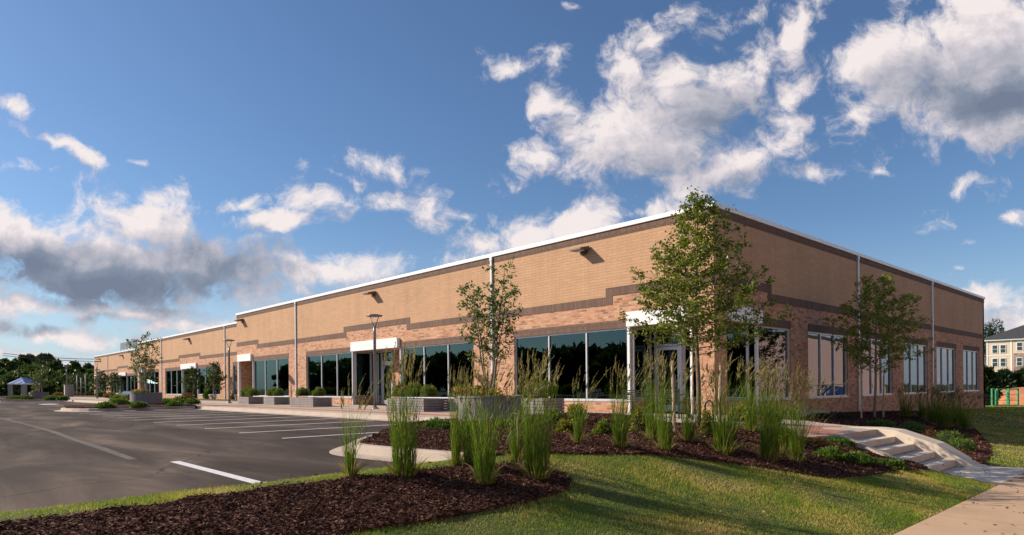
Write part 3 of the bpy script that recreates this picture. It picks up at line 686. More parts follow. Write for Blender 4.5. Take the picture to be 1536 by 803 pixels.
# second and third part, each set further back
segment('x', YB, -84.7, -48.5, [(-82.0, -76.4, m3(-82, -76.4)), (-74.1, -68.56, m3(-74.1, -68.5)), (-63.9, -58.1, m3(-63.9, -58.1)), (-55.14, -49.6, m3(-55.14, -49.6))], [(-84.3, -82), (-68.56, -63.9)],
        [(-84.7, -81.0), (-69.53, -63.1)], [-56.83, -75.25], capends=(.06, 0))
recess(YB, -68.5, -63.95, 1.1, 'glass', -67.4, 'brick'); recess(YB, -84.25, -82.05, 1.1, 'brick', -83.6, 'glass')
segment('x', YC_, -122.6, -85.0, [(-119.6, -114.6, m3(-119.6, -114.6)), (-111.6, -106.45, m3(-111.6, -106.45)), (-102.0, -96.4, m3(-102, -96.4)), (-93.2, -87.5, m3(-93.2, -87.5))], [(-122.2, -119.6), (-106.45, -102.0)],
        [(-122.6, -119), (-107.4, -101.3)], [-113.27, -94.9], capends=(.06, 0))
recess(YC_, -106.4, -102.05, 1.1, 'glass', -105.2, 'brick'); recess(YC_, -122.15, -119.65, 1.1, 'brick', -121.2, 'glass')
m_ = MB(); m_.box(-48.5, -48.22, YA+.3, YB+.3, -.1, 6.31); m_.box(-85.0, -84.7, YB+.3, YC_+.3, -.1, 6.31); m_.box(-122.9, -122.6, YC_, 50, -.1, 6.31); m_.box(-122.6, -48.2, 49.7, 50, -.1, 6.31); P(m_.build('upper_wall', M['tan']))
m_ = MB(); m_.box(-48.1, -10.5, YA+.3, 50.2, 5.6, 5.8); m_.box(-84.6, -48.25, YB+.3, 49.7, 5.6, 5.79); m_.box(-122.6, -84.8, YC_+.3, 49.7, 5.6, 5.78); P(m_.build('roof', M['roof']))
# what is behind the glass
m_ = MB(); m_.box(-48.2, -10.6, YA+1.4, 50.1, -.1, .012); m_.box(-84.6, -48.25, YB+.4, 49.6, -.1, .011); m_.box(-122.6, -84.8, YC_+.4, 49.6, -.1, .01)
P(m_.build('interior_floor', M['insidefloor']))
m_ = MB(); m_.box(-48.2, -15.5, 25, 25.2, 0, 5.6); m_.box(-84.6, -48.25, 27, 27.2, 0, 5.6); m_.box(-122.6, -84.8, 29, 29.2, 0, 5.6); m_.box(-15.7, -15.5, 25.2, 50, 0, 5.6)
for x in (-20.2, -38.4, -48.4, -57, -75.3, -94.9, -113.3): m_.box(x-.1, x+.1, max(YA, YB if x < -48 else 0, YC_ if x < -85 else 0)+.4, 25, 0, 5.6)
P(m_.build('interior_partition', M['inside']))
m_ = MB(); m_.box(-48.2, -10.6, YA+.32, 50, 3.3, 3.35); m_.box(-84.6, -48.25, YB+.32, 49, 3.3, 3.35); m_.box(-122, -84.8, YC_+.32, 49, 3.3, 3.35); P(m_.build('interior_ceiling', M['inside']))
# pale blinds hanging behind some panes
M['blind'] = plain('pale_blind_fabric', (.30, .42, .38), .9, 0, .1, 3.)
for (a, b, pl) in [(-43.6, -41.6, YA), (-41.0, -40.2, YA), (-66.9, -64.5, YB), (-72.2, -70.9, YB), (-62, -59, YB), (-104.9, -102.6, YC_), (-110.4, -108, YC_), (-30.9, -30.5, YA)]:
    d = MB(); x = a
    while x < b: d.box(x, x+.09, pl+.9, pl+.93, .1, 2.7); x += .16
    P(d.build('window_blind', M['blind']))
# wall lights
def wall_light(x, z, pl):
    f = MB(); f.box(x-.13, x+.13, pl-.06, pl, z-.13, z+.08)
    f.add([(x-.26, pl-.50, z+.03), (x+.26, pl-.50, z+.03), (x+.26, pl-.04, z+.14), (x-.26, pl-.04, z+.14), (x-.26, pl-.50, z-.03), (x+.26, pl-.50, z-.03), (x+.26, pl-.04, z+.0), (x-.26, pl-.04, z+.0)],
          [(0, 1, 2, 3), (7, 6, 5, 4), (0, 4, 5, 1), (1, 5, 6, 2), (2, 6, 7, 3), (3, 7, 4, 0)])
    o = P(f.build('wall_light', M['dgrey']))
    l = MB(); l.box(x-.2, x+.2, pl-.44, pl-.2, z-.045, z-.02); q = l.build('lens', M['soffit']); q.parent = o
for x, z, pl in [(-15.25, 5.66, YA), (-29.4, 5.68, YA), (-47.1, 5.72, YA), (-66.3, 5.62, YB), (-104.2, 5.66, YC_), (-118.6, 5.68, YC_)]: wall_light(x, z, pl)
# louvred roof screen
m_ = MB(); xa, za = py_(181, 526, 27.); xb, zb_ = py_(205, 521, 27.)
for k in range(7): m_.box(xa, xb, 26.96, 27.0, za+.12+k*.16, za+.255+k*.16)
for k in range(6): x = xa+(xb-xa)*k/5; m_.box(x-.04, x+.04, 27.002, 27.08, 5.7, za+1.25)
P(m_.build('roof_screen', M['grey']))

# ------------------------------------------------------------------ copying
def copy_tree(o, parent=None):
    kids = [c for c in bpy.data.objects if c.parent == o]
    c = o.copy(); C.objects.link(c); c.parent = parent
    for k in kids: copy_tree(k, c)
    return c
# ------------------------------------------------------------------ reed grasses
WIND = np.array([.55, .60, 0.])
def make_reed(seed, h=1.6, r=.16, nb=420, ns=46, lean=.12):
    rng = np.random.default_rng(seed); root = empty('feather_reed_grass')
    a = rng.uniform(0, 2*math.pi, nb); q = r*np.sqrt(rng.uniform(0, 1, nb)); Pb = np.stack([q*np.cos(a), q*np.sin(a), 0*a], 1)
    D = np.stack([np.cos(a)*.05*(q/r)+rng.normal(size=nb)*.045, np.sin(a)*.05*(q/r)+rng.normal(size=nb)*.045, 1+0*a], 1)
    L = h*rng.uniform(.15, .85, nb)*rng.uniform(.55, 1, nb); W = rng.uniform(.005, .010, nb)
    V1, _, _ = ribbons(Pb, D, L, W, rng.uniform(.0, .16, nb)*(rng.uniform(0, 1, nb) > .5), rng, 3, WIND*.1)
    k = 22; a = rng.uniform(0, 2*math.pi, k); Pk = np.stack([r*np.cos(a), r*np.sin(a), 0*a], 1); D = np.stack([np.cos(a)*.5, np.sin(a)*.5, .9+0*a], 1)
    V2, _, _ = ribbons(Pk, D, rng.uniform(.2, .45, k), rng.uniform(.005, .008, k), rng.uniform(.3, .6, k), rng, 3)
    npmesh('leaves', np.concatenate([V1, V2]), 4, M['reed'], root)
    # short side leaves all the way up the stems
    a = rng.uniform(0, 2*math.pi, ns); q = r*.95*np.sqrt(rng.uniform(0, 1, ns)); Ps = np.stack([q*np.cos(a), q*np.sin(a), .05+0*a], 1)
    D = np.stack([np.cos(a)*.05+rng.normal(size=ns)*.025, np.sin(a)*.05+rng.normal(size=ns)*.025, 1+0*a], 1)
    L = h*rng.uniform(.66, .95, ns); V3, tips, dr = ribbons(Ps, D, L, np.full(ns, .0055), rng.uniform(.0, lean, ns), rng, 4, WIND)
    sl = []
    for t in (.25, .4, .52, .62):
        Pq = Ps+(tips-Ps)*t; sl.append(ribbons(Pq, (tips-Ps)+rng.normal(size=(ns, 3))*.14, np.full(ns, .26), np.full(ns, .007), rng.uniform(.0, .3, ns), rng, 2)[0])
    npmesh('stems', np.concatenate([V3]+sl), 4, M['reed'], root)
    parts = []; ps = rng.uniform(.75, 1.25, (ns, 1))
    for j in range(9):
        t = j/9
        Pp = tips-dr*.10+dr*(.27*t)*ps+WIND*.05*t*t*ps
        for q_ in range(1 if j % 2 else 2): parts.append(leaves(Pp, dr+rng.normal(size=(ns, 3))*.14+WIND*.15*t, np.full(ns, .075*(1.2-t)), np.full(ns, .017*(1.15-t*.85)), rng, .3))
    npmesh('plumes', np.concatenate(parts), 4, M['plume'], root)
    k = 60; a = rng.uniform(0, 2*math.pi, k); Pk = np.stack([r*.95*np.cos(a), r*.9*np.sin(a), 0*a], 1); D = np.stack([np.cos(a)*.3, np.sin(a)*.3, 1+0*a], 1)
    V4, _, _ = ribbons(Pk, D, rng.uniform(.1, .42, k), rng.uniform(.005, .009, k), rng.uniform(.1, .6, k), rng, 3)
    npmesh('dry_straw', V4, 4, M['straw'], root)
    return root
REED = [make_reed(21, 1.6, .155, 300, 52, .10), make_reed(22, 1.6, .11, 210, 38, .26), make_reed(23, 1.6, .085, 150, 26, .12), make_reed(24, 1.6, .065, 100, 15, .22)]
used = set()
def reed(px, py, ytop, kind, label, wx=1., group='feather reed grass clumps'):
    x, y = at(px, py); z = float(HS(x, y)); dep = x*FW[0]+y*FW[1]
    hor = CY-.0086*(px-CX); ht = (hor-ytop)/FPX*dep+EZ-z
    o = REED[kind] if kind not in used else copy_tree(REED[kind]); used.add(kind)
    s = ht/1.66; o.location = (x, y, z+.01); o.scale = (s*wx*random.uniform(.85, 1.15), s*wx*random.uniform(.85, 1.15), s); o.rotation_euler = (random.uniform(-.05, .05), random.uniform(-.05, .05), random.uniform(-.6, .5))
    tag(o, label, 'ornamental grass', group)
fg = 'reed grass clump in the kidney-shaped mulch bed, '
for a in [
 (527, 716, 548, 3, 'thin sparse '+fg+'standing alone at its asphalt side', 1.1), (607, 718, 512, 0, 'broad tall '+fg+'second from the asphalt', 1.0),
 (684, 700, 545, 2, 'narrow '+fg+'third from the asphalt, in line with the planter edge', .9), (704, 700, 548, 2, 'short narrow '+fg+'squeezed behind the splayed one', .9),
 (729, 727, 525, 1, 'splayed leafy '+fg+'nearest the lawn edge and lowest in the bed', 1.15), (775, 698, 545, 3, 'dark slim '+fg+'with bent straw stalks beside it', 1.2),
 (806, 719, 520, 0, 'wide dark-green '+fg+'closest to its rounded lawn tip', 1.0)]:
    reed(*a[:5], wx=a[5])
mg = 'reed grass clump in the wide bed, '
for a in [
 (868, 668, 540, 3, 'slim '+mg+'first past the low golden shrub', 1.1), (931, 674, 535, 1, 'tall '+mg+'in front of the white entry post', 1.0), (979, 661, 520, 2, 'narrow '+mg+'just before the bench', 1.1),
 (997, 678, 522, 2, 'upright '+mg+'beside the first timber stake', 1.1), (1033, 665, 522, 3, 'thin '+mg+'between the stake and the tree trunk', 1.4),
 (1086, 681, 522, 1, 'wind-swept '+mg+'hiding the second timber stake', 1.15), (1128, 650, 532, 2, 'rear '+mg+'against the dark corner glass', 1.3),
 (1153, 693, 532, 0, 'bushy '+mg+'in front of the pink-reflecting window', .95), (1172, 683, 540, 2, 'slender '+mg+'crowded behind the bushy one', 1.2), (1194, 695, 543, 1, 'outermost '+mg+'nearest the concrete steps', .95)]:
    reed(*a[:5], wx=a[5])
rg = 'reed grass clump by the shaded wall, '
for i, a in enumerate([(1360, 626, 572, 1, 'dark '+rg+'just past the staked tree'), (1384, 628, 577, 2, 'narrow '+rg+'below the third group of panes'), (1402, 634, 575, 1, 'pale '+rg+'beside the second downspout'), (1417, 642, 578, 0, 'tall '+rg+'at the bed edge'), (1435, 640, 580, 1, 'leafy '+rg+'nearly at the bed tip'), (1447, 645, 588, 2, 'small '+rg+'last before the open lawn')]):
    reed(*a, wx=1.9)
for a in [(560, 700, 0, 0)][:0]: pass

# bent straw stalks
def straw():
    x, y = at(776, 690); z = float(HS(x, y)); mb = MB(); rng = random.Random(3)
    for k in range(5):
        dx = rng.uniform(-.1, .1); mb.tube([(x+dx, y, z), (x+dx*.7, y, z+.3), (x+dx*.3+.02, y, z+.55), (x+dx+.08*k/3, y, z+.62+.02*k), (x+.12+.03*k, y+.02, z+.58-.05*k)], [.007, .006, .006, .01, .003], 5)
    return tag(mb.build('broken_stalk', M['straw']), 'bleached dry stalks with drooping heads among the reed grasses', 'dry stalks')
straw()

# ------------------------------------------------------------------ trees
def make_tree(name, seed, Ht, zb, prof, nl, nleaf, ll, lw, mt_leaf, mt_bark, r0=.035, stems=1, spread=.0, rise=.45, twig=.3):
    rng = np.random.default_rng(seed); rr = random.Random(seed); root = empty(name)
    tb = MB(); Lp = []; Ld = []
    for s_ in range(stems):
        az = 2*math.pi*s_/max(stems, 1)+rr.uniform(-.3, .3); sp = spread*(rr.uniform(.6, 1.1) if stems > 1 else 0); hs = Ht*(1 if s_ == 0 else rr.uniform(.72, .98))
        path = []; rs = []
        nseg = 10
        for i in range(nseg+1):
            t = i/nseg; path.append(Vector((math.cos(az)*sp*(t**.8)+.02*math.sin(t*9+s_), math.sin(az)*sp*(t**.8)+.02*math.cos(t*7+s_), t*hs))); rs.append(r0*(1-t)**.8*(1 if stems == 1 else .6)+.004)
        tb.tube(path, rs, 8)
        def pos(z):
            t = max(0, min(.999, z/hs))*nseg; i = int(t); return path[i].lerp(path[i+1], t-i)
        n_l = nl//stems
        for k in range(n_l):
            zr = ((k+.5)/n_l)**.85; z0 = zb*.92+(hs*.97-zb*.92)*zr; a = k*2.39996+s_*1.3+rr.uniform(-.3, .3)
            R_ = prof((z0+.15-zb)/(Ht-zb))*rr.uniform(.62, 1.08)*(1 if stems == 1 else .62)
            p0 = pos(z0); d = Vector((math.cos(a), math.sin(a), 0)); tip = p0+d*R_+Vector((0, 0, R_*rise+rr.uniform(-.05, .12)))
            tip.z = min(tip.z, Ht*1.0)
            mid = p0.lerp(tip, .5)+Vector((rr.uniform(-.06, .06), rr.uniform(-.06, .06), -.05*R_))
            rl = .012*(1-zr*.6)*(.6+R_*.4); tb.tube([p0, mid, tip], [rl, rl*.65, .003], 5, False)
            nt_ = max(3, int(R_*8))
            for j in range(nt_):
                t = .25+.75*(j+rr.random())/nt_; b = (p0.lerp(mid, t*2) if t < .5 else mid.lerp(tip, t*2-1))
                td = (d*.5+Vector((rr.gauss(0, .6), rr.gauss(0, .6), rr.gauss(.35, .4)))).normalized(); tl = twig*rr.uniform(.5, 1.2)*(1.15-t*.4)
                te = b+td*tl; tb.tube([b, te], [.003, .0015], 3, False)
                m_ = nleaf
                u = rng.uniform(.15, 1.08, m_)[:, None]; base = np.array(b)[None]*(1-u)+np.array(te)[None]*u
                Lp.append(base+rng.normal(size=(m_, 3))*.035); Ld.append(np.array(td)[None]*.6+rng.normal(size=(m_, 3))*.75+np.array([0, 0, -.25]))
    Pp = np.concatenate(Lp); Dd = np.concatenate(Ld); k = len(Pp)
    tb.build('trunk', mt_bark, root, True)
    npmesh('crown', leaves(Pp, Dd, rng.uniform(.7, 1.25, k)*ll, rng.uniform(.7, 1.2, k)*lw, rng), 4, mt_leaf, root)
    return root
def interp(pts):
    xs_, ys_ = zip(*pts); return lambda t: float(np.interp(t, xs_, ys_))
tx, ty = at(1047, 642); tz = float(HS(tx, ty))
t1 = make_tree('pear_tree', 5, 4.95, 1.68, interp([(0, 1.2), (.10, 1.7), (.25, 1.7), (.42, 1.4), (.6, 1.02), (.8, .58), (1, .2)]), 108, 19, .070, .042, M['leaf_pear'], M['bark'], .048, rise=.22, twig=.28)
t1.location = (tx, ty, tz-.03); t1.scale = (1.08, 1.08, 1); tag(t1, 'tall young tree with pear-shaped crown in front of the building corner', 'tree', 'young street trees')
tx2, ty2 = at(1312, 629); tz2 = float(HS(tx2, ty2))
t2 = make_tree('pear_tree', 9, 4.95, 1.6, interp([(0, 1.0), (.15, 1.7), (.35, 1.7), (.6, 1.35), (.8, .85), (1, .35)]), 66, 17, .085, .05, M['leaf_pear2'], M['bark2'], .045, rise=.35, twig=.3)
t2.location = (tx2, ty2, tz2); t2.rotation_euler = (0, .03, 1.1); tag(t2, 'smaller staked tree in front of the shaded end wall', 'tree', 'young street trees')
# stakes
def stake(px, py, ytop, label):
    x, y = at(px, py); z = float(HS(x, y)); dep = x*FW[0]+y*FW[1]; hz = CY-.0086*(px-CX); zt = (hz-ytop)/FPX*dep+EZ
    mb = MB(); lx = random.uniform(-.02, .02); mb.tube([(x, y, z-.1), (x+lx, y, (z+zt)/2), (x+lx*1.5, y+lx, zt-.03), (x+lx*1.5, y+lx, zt)], [.030, .029, .028, .022], 8)
    tag(mb.build('tree_stake', M['stake'], None, False), label, 'stake', 'timber tree stakes')
stake(1012, 652, 541, 'weathered timber stake on the facade side of the corner tree')
stake(1079, 650, 548, 'pale timber stake behind the wind-swept reed clump')
stake(1292, 629, 559, 'tall whitish timber stake standing apart from the smaller tree')
stake(1325, 628, 563, 'slanted reddish timber stake close behind the smaller tree trunk')
# planters -------------------------------------------------------------------
def round_planter(x, y, z, r, h, label):
    root = empty('round_planter', (x, y, z)); tag(root, label, 'planter', 'round grey planters')
    mb = MB(); n = 48
    for k in range(n):
        a0 = 2*math.pi*k/n+.006; a1 = 2*math.pi*(k+1)/n-.006
        vs = [(rr_*math.cos(a), rr_*math.sin(a), zz_) for zz_ in (0, h) for rr_, a in ((r-.06, a0), (r, a0), (r, a1), (r-.06, a1))]
        mb.add(vs, [(0, 3, 2, 1), (4, 5, 6, 7), (0, 1, 5, 4), (1, 2, 6, 5), (2, 3, 7, 6), (3, 0, 4, 7)])
    mb.build('shell', M['planter'], root)
    MB().lathe([(r-.005, h), (r+.012, h), (r+.012, h+.045), (r-.09, h+.045), (r-.09, h-.1)], 48).build('rim', M['planter'], root)
    MB().lathe([(r-.05, h-.05), (.5, h-.02), (0.01, h)], 24).build('soil', M['soil'], root, True)
    return root
def mound(name, rx, ry, h, n, ll, lw, m, seed, core=True, up=.5, mcore=None):
    rng = np.random.default_rng(seed); root = empty(name)
    d = unit(rng.normal(size=(n, 3))); d[:, 2] = np.abs(d[:, 2])*1.0
    lump = 1+.16*np.sin(d[:, 0]*5+seed)*np.sin(d[:, 1]*6+2*seed)+.10*np.sin(d[:, 2]*9+seed)
    sc_ = rng.uniform(.80, 1.03, n)*lump; Pp = d*sc_[:, None]*np.array([rx, ry, h])
    npmesh('foliage', leaves(Pp, d*.6+rng.normal(size=(n, 3))*.5+np.array([0, 0, up]), rng.uniform(.6, 1.3, n)*ll, rng.uniform(.7, 1.2, n)*lw, rng), 4, m, root)
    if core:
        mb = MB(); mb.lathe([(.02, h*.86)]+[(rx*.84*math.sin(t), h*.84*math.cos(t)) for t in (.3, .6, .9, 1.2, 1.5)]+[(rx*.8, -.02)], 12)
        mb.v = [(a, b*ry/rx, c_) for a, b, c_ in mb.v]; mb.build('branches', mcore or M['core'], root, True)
    return root
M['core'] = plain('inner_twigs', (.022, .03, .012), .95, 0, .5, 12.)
def flowers(x, y, z, r, seed, label):
    root = mound('flowering_plant', r, r, .22, 260, .06, .04, M['leaf_gold'], seed, True); root.location = (x, y, z)
    rng = np.random.default_rng(seed+50)
    for m_, nm in ((M['red'], 'red_blossom'), (M['yellow'], 'yellow_blossom')):
        k = 60 if nm[0] == 'r' else 90; ctr = rng.normal(size=(5, 3))*np.array([r*.5, r*.5, .03])+np.array([0, 0, .22]); c_ = ctr[rng.integers(0, 5, k)]
        npmesh(nm, leaves(c_+rng.normal(size=(k, 3))*.03, rng.normal(size=(k, 3)), .035, .035, rng), 4, m_, root)
    tag(root, label, 'flowers', 'flowers in the round planters')
NP = (-12.15, 10.55); round_planter(*NP, -.02, .80, .66, 'large round grey slatted planter at the end of the wide mulch bed')
P1 = (-40.0, 9.75); round_planter(*P1, .08, .78, .62, 'dark round planter on the middle kerbed island')
P2 = (-78.4, 9.7); round_planter(*P2, .08, .8, .62, 'far round planter on the island near the pavilion')
for nm, (px_, py__), z_ in (('large slatted planter by the reeds', NP, .6), ('planter on the middle island', P1, .66), ('far planter near the pavilion', P2, .66)):
    flowers(px_-.45, py__-.38, z_, .28, int(-px_), 'red and yellow flowers at the lot side of the '+nm)
    flowers(px_+.45, py__-.3, z_, .26, int(-px_)+1, 'yellow and red flowers at the street side of the '+nm)
bp_ = interp([(0, .65), (.3, .9), (.6, .75), (1, .35)])
t3 = make_tree('river_birch', 31, 3.25, .75, bp_, 74, 11, .10, .044, M['leaf_birch'], M['bark2'], .04, 5, .62, .9, .2); t3.location = (*NP, .6); t3.rotation_euler.z = .6
tag(t3, 'sparse multi-stemmed young tree growing from the large round planter', 'tree', 'trees growing in round planters')
t4 = make_tree('river_birch', 32, 3.3, .35, interp([(0, 1.0), (.4, .95), (.75, .6), (1, .3)]), 60, 11, .10, .06, M['leaf_birch'], M['bark2'], .04, 4, .6, .8, .3); t4.location = (*P1, .66)
tag(t4, 'multi-stemmed young tree in the planter on the middle island', 'tree', 'trees growing in round planters')
t5 = copy_tree(t4); t5.location = (*P2, .66); t5.scale = (1.0, 1.0, .78); t5.rotation_euler.z = 2; tag(t5, 'light green young tree in the far planter near the pavilion', 'tree', 'trees growing in round planters')
# rectangular planters with boxwood
def rect_planter(x0, x1, y0, y1, h, label, balls, seed):
    root = empty('rectangular_planter', ((x0+x1)/2, (y0+y1)/2, 0)); tag(root, label, 'planter', 'rectangular grey planters on the pavement')
    a, b = (x1-x0)/2, (y1-y0)/2; mb = MB(); k = 5
    for i in range(k):
        za = .01+h*i/k; zb__ = h*(i+1)/k-.003
        mb.box(-a, a, -b, -b+.05, za, zb__); mb.box(-a, a, b-.05, b, za, zb__); mb.box(-a, -a+.05, -b+.05, b-.05, za, zb__); mb.box(a-.05, a, -b+.05, b-.05, za, zb__)
    mb.build('boards', M['planter'], root)
    mb = MB(); mb.box(-a+.048, a-.048, -b+.048, b-.048, 0, h-.06); mb.build('soil', M['soil'], root)
    for i in range(balls):
        r = .30*random.uniform(.9, 1.12); o = copy_tree(BOX[i % 2]) if BU[i % 2] else BOX[i % 2]; BU[i % 2] = 1
        o.location = ((x0+x1)/2-a+.32+(i+.0)*(2*a-.64)/max(balls-1, 1), (y0+y1)/2+random.uniform(-.06, .06), h+.08); o.scale = (r/.3, r/.3, r/.3*1.05); o.rotation_euler.z = random.uniform(0, 6)
        tag(o, '%s clipped boxwood ball in the %s' % (['first', 'second', 'third', 'fourth'][i], label.split(',')[0].replace('long ', 'long ')), 'shrub', 'clipped boxwood balls')
BOX = [mound('boxwood_ball', .38, .38, .46, 3600, .036, .024, M['leaf_box'], 3), mound('boxwood_ball', .36, .36, .42, 3600, .036, .024, M['leaf_box'], 4)]; BU = [0, 0]
def rp(pxl, pxr, pyb, h, dy, label, balls, seed):
    xl, yl = pz(pxl, pyb, 0); y = yl; d = ray(pxr, pyb); 
    # front left corner at pxl; the right edge of the side board at pxr
    x1 = xl; 
    for w in np.arange(.8, 4.2, .05):
        X, Y = xl+w, y
        dep = (X*FW[0]+(Y+dy)*FW[1]); s = (X*RT[0]+(Y+dy)*RT[1])/dep
        if CX+s*FPX >= pxr: break
    rect_planter(xl, xl+w, y, y+dy, h, label, balls, seed)
rp(357, 395.5, 606, .42, .9, 'grey boarded planter, nearest the first entry', 3, 1)
rp(396, 434.5, 607, .42, .9, 'grey boarded planter, second from the first entry', 2, 2)
rp(435, 498, 609.5, .45, 1.0, 'wide grey boarded planter beside the middle downspout', 2, 3)
rp(580, 668, 616, .48, 1.0, 'long grey boarded planter past the lamp post', 3, 4)
rp(668, 742, 617, .48, 1.0, 'grey boarded planter behind the large round one', 2, 5)
rp(777, 846, 620, .5, 1.0, 'pale grey boarded planter under the big dark panes', 3, 6)
# low shrubs in the beds -----------------------------------------------------
GCN = [0]
def shrub(px, py, rpx, hpx, m, label, name='juniper', z=None, up=.5, cat='shrub', group=None, n=1500, ll=.07, lw=.02, seed=None):
    GCN[0] += 1; x, y = at(px, py) if z is None else pz(px, py, z); zz_ = float(HS(x, y)) if z is None else z
    dep = x*FW[0]+y*FW[1]; r = rpx/FPX*dep; h = hpx/FPX*dep
    o = mound(name, r, r*.85, h, n, ll, lw, m, seed or GCN[0]+60, True, up); o.location = (x, y, zz_); o.rotation_euler.z = GCN[0]*1.3
    tag(o, label, cat, group)
J = M['leaf_jun']
shrub(655, 650, 26, 18, J, 'spreading juniper on the wide bed beside the large round planter', n=2400)
shrub(705, 652, 24, 14, J, 'low juniper at the foot of the large round planter', n=1500)
shrub(760, 645, 22, 12, J, 'juniper mat tucked past the large round planter', n=1500)
shrub(848, 652, 16, 20, M['leaf_gold'], 'golden leafy shrub near the first slim reed clump', 'golden_shrub', n=900, ll=.06, lw=.035)
shrub(865, 640, 16, 34, M['leaf_gold'], 'taller golden shrub under the big dark panes', 'golden_shrub', n=1000, ll=.06, lw=.035)
shrub(830, 640, 18, 26, M['leaf_box'], 'green leafy shrub beside the pale boarded planter', 'leafy_shrub', n=900, ll=.06, lw=.03)
shrub(958, 650, 20, 36, M['leaf_gold'], 'golden shrub in front of the bench', 'golden_shrub', n=1100, ll=.06, lw=.035)
shrub(905, 655, 14, 20, M['leaf_box'], 'small green shrub between golden shrub and bench', 'leafy_shrub', n=700, ll=.06, lw=.03)
shrub(1060, 655, 10, 34, M['leaf_gold'], 'yellowish shrub beside the tree trunk and black hoop', 'golden_shrub', n=500, ll=.06, lw=.035)
shrub(1110, 632, 22, 24, M['leaf_gold'], 'golden shrub under the dark corner glass', 'golden_shrub', n=700, ll=.06, lw=.035)
shrub(1150, 634, 24, 26, M['leaf_gold'], 'golden shrub under the pink-reflecting window', 'golden_shrub', n=700, ll=.06, lw=.035)
shrub(1182, 632, 16, 22, M['leaf_box'], 'green shrub at the pier between the end-wall windows', 'leafy_shrub', n=600, ll=.06, lw=.03)
shrub(1175, 665, 20, 22, M['leaf_box'], 'green leafy shrub among the crowded reed clumps', 'leafy_shrub', n=800, ll=.06, lw=.03)
shrub(1245, 688, 24, 13, J, 'bright juniper left of the steps', n=2200, ll=.06); shrub(1284, 696, 24, 13, J, 'largest juniper spreading toward the upper steps', n=2400, ll=.06); shrub(1256, 668, 24, 9, J, 'flat juniper below the walkway edge', n=1800, ll=.06)
shrub(1338, 702, 17, 11, J, 'dark juniper touching the middle steps', n=1500, ll=.06); shrub(1222, 668, 16, 9, M['leaf_rust'], 'rusty brown dying shrub left of the steps', 'dying_shrub', n=700, ll=.06)
shrub(1322, 641, 20, 10, J, 'low juniper behind the top step', n=900); shrub(1368, 650, 26, 15, J, 'bright juniper above the sloping cheek', n=1100); shrub(1392, 655, 16, 11, M['leaf_rust'], 'rusty orange shrub above the sloping cheek', 'dying_shrub', n=500)
shrub(1424, 664, 20, 15, J, 'juniper near the lower end of the cheek', n=900); shrub(1440, 676, 22, 16, J, 'dark juniper at the tip of the bed beyond the steps', n=1000); shrub(1455, 662, 14, 10, M['leaf_rust'], 'small rusty shrub at the lawn edge', 'dying_shrub', n=400)
shrub(1225, 626, 28, 5, M['leaf_con'], 'dark ground cover at the foot of the shaded wall', 'low_evergreen', n=900); shrub(1262, 628, 18, 5, M['leaf_con'], 'dark low evergreen by the first end-wall downspout', 'low_evergreen', n=700)
# middle and far island planting
for i, (px_, py__, rp_, hp_, mm, lb) in enumerate([(158, 611, 12, 5, J, 'flat juniper at the tip of the middle island'), (180, 609, 14, 10, M['leaf_box'], 'light green shrub by the small sloped box'), (208, 610, 12, 5, J, 'juniper in front of the island planter'),
    (178, 604, 13, 12, M['leaf_box'], 'leafy perennial left of the island planter'), (250, 607, 12, 7, J, 'juniper right of the island planter'), (270, 605, 13, 9, M['leaf_box'], 'leafy green shrub at the middle of the island'), (288, 606, 10, 6, J, 'last juniper of the middle island'), (262, 609, 11, 5, J, 'low juniper at the kerb of the middle island')]):
    shrub(px_, py__, rp_, hp_, mm, lb, z=.05, n=900, ll=.12, lw=.045)
for i, (px_, rp_, hp_, lb) in enumerate([(24, 12, 5, 'flat juniper at the near tip of the far island'), (40, 9, 6, 'juniper beside the far planter'), (78, 10, 5, 'juniper right of the far planter'), (94, 9, 5, 'last juniper of the far island')]):
    shrub(px_, 600, rp_, hp_, J, lb, z=.03, n=400, ll=.2, lw=.07)
# planting in front of the set-back facade
for (px_, py__, rp_, hp_, mm, lb, nm) in [(313, 599, 7.5, 14, M['leaf_box'], 'round green shrub left of the small facade tree', 'leafy_shrub'), (332, 599, 8, 13, M['leaf_box'], 'round green shrub beside the second lamp post', 'leafy_shrub'), (286, 598, 16, 8, M['leaf_rust'], 'brownish shrub under the white canopy', 'dying_shrub'), (352, 600, 4, 6, M['leaf_rust'], 'small brown shrub at the narrow pane', 'dying_shrub'),
    (255, 597, 14, 7, M['leaf_rust'], 'reddish low shrub under the set-back panes', 'dying_shrub'), (165, 597, 8, 7, M['leaf_rust'], 'reddish shrub before the farthest facade', 'dying_shrub'), (152, 596, 7, 8, M['leaf_box'], 'green shrub behind the third lamp post', 'leafy_shrub'), (132, 594, 10, 5, M['leaf_rust'], 'red-brown shrub near the slim posts', 'dying_shrub'), (112, 594, 9, 5, M['leaf_rust'], 'red-brown shrub behind the stone pier', 'dying_shrub'), (87, 595, 7, 5, M['leaf_rust'], 'orange shrub left of the stone pier', 'dying_shrub')]:
    shrub(px_, py__, rp_, hp_, mm, lb, nm, z=0., n=500, ll=.22, lw=.1)
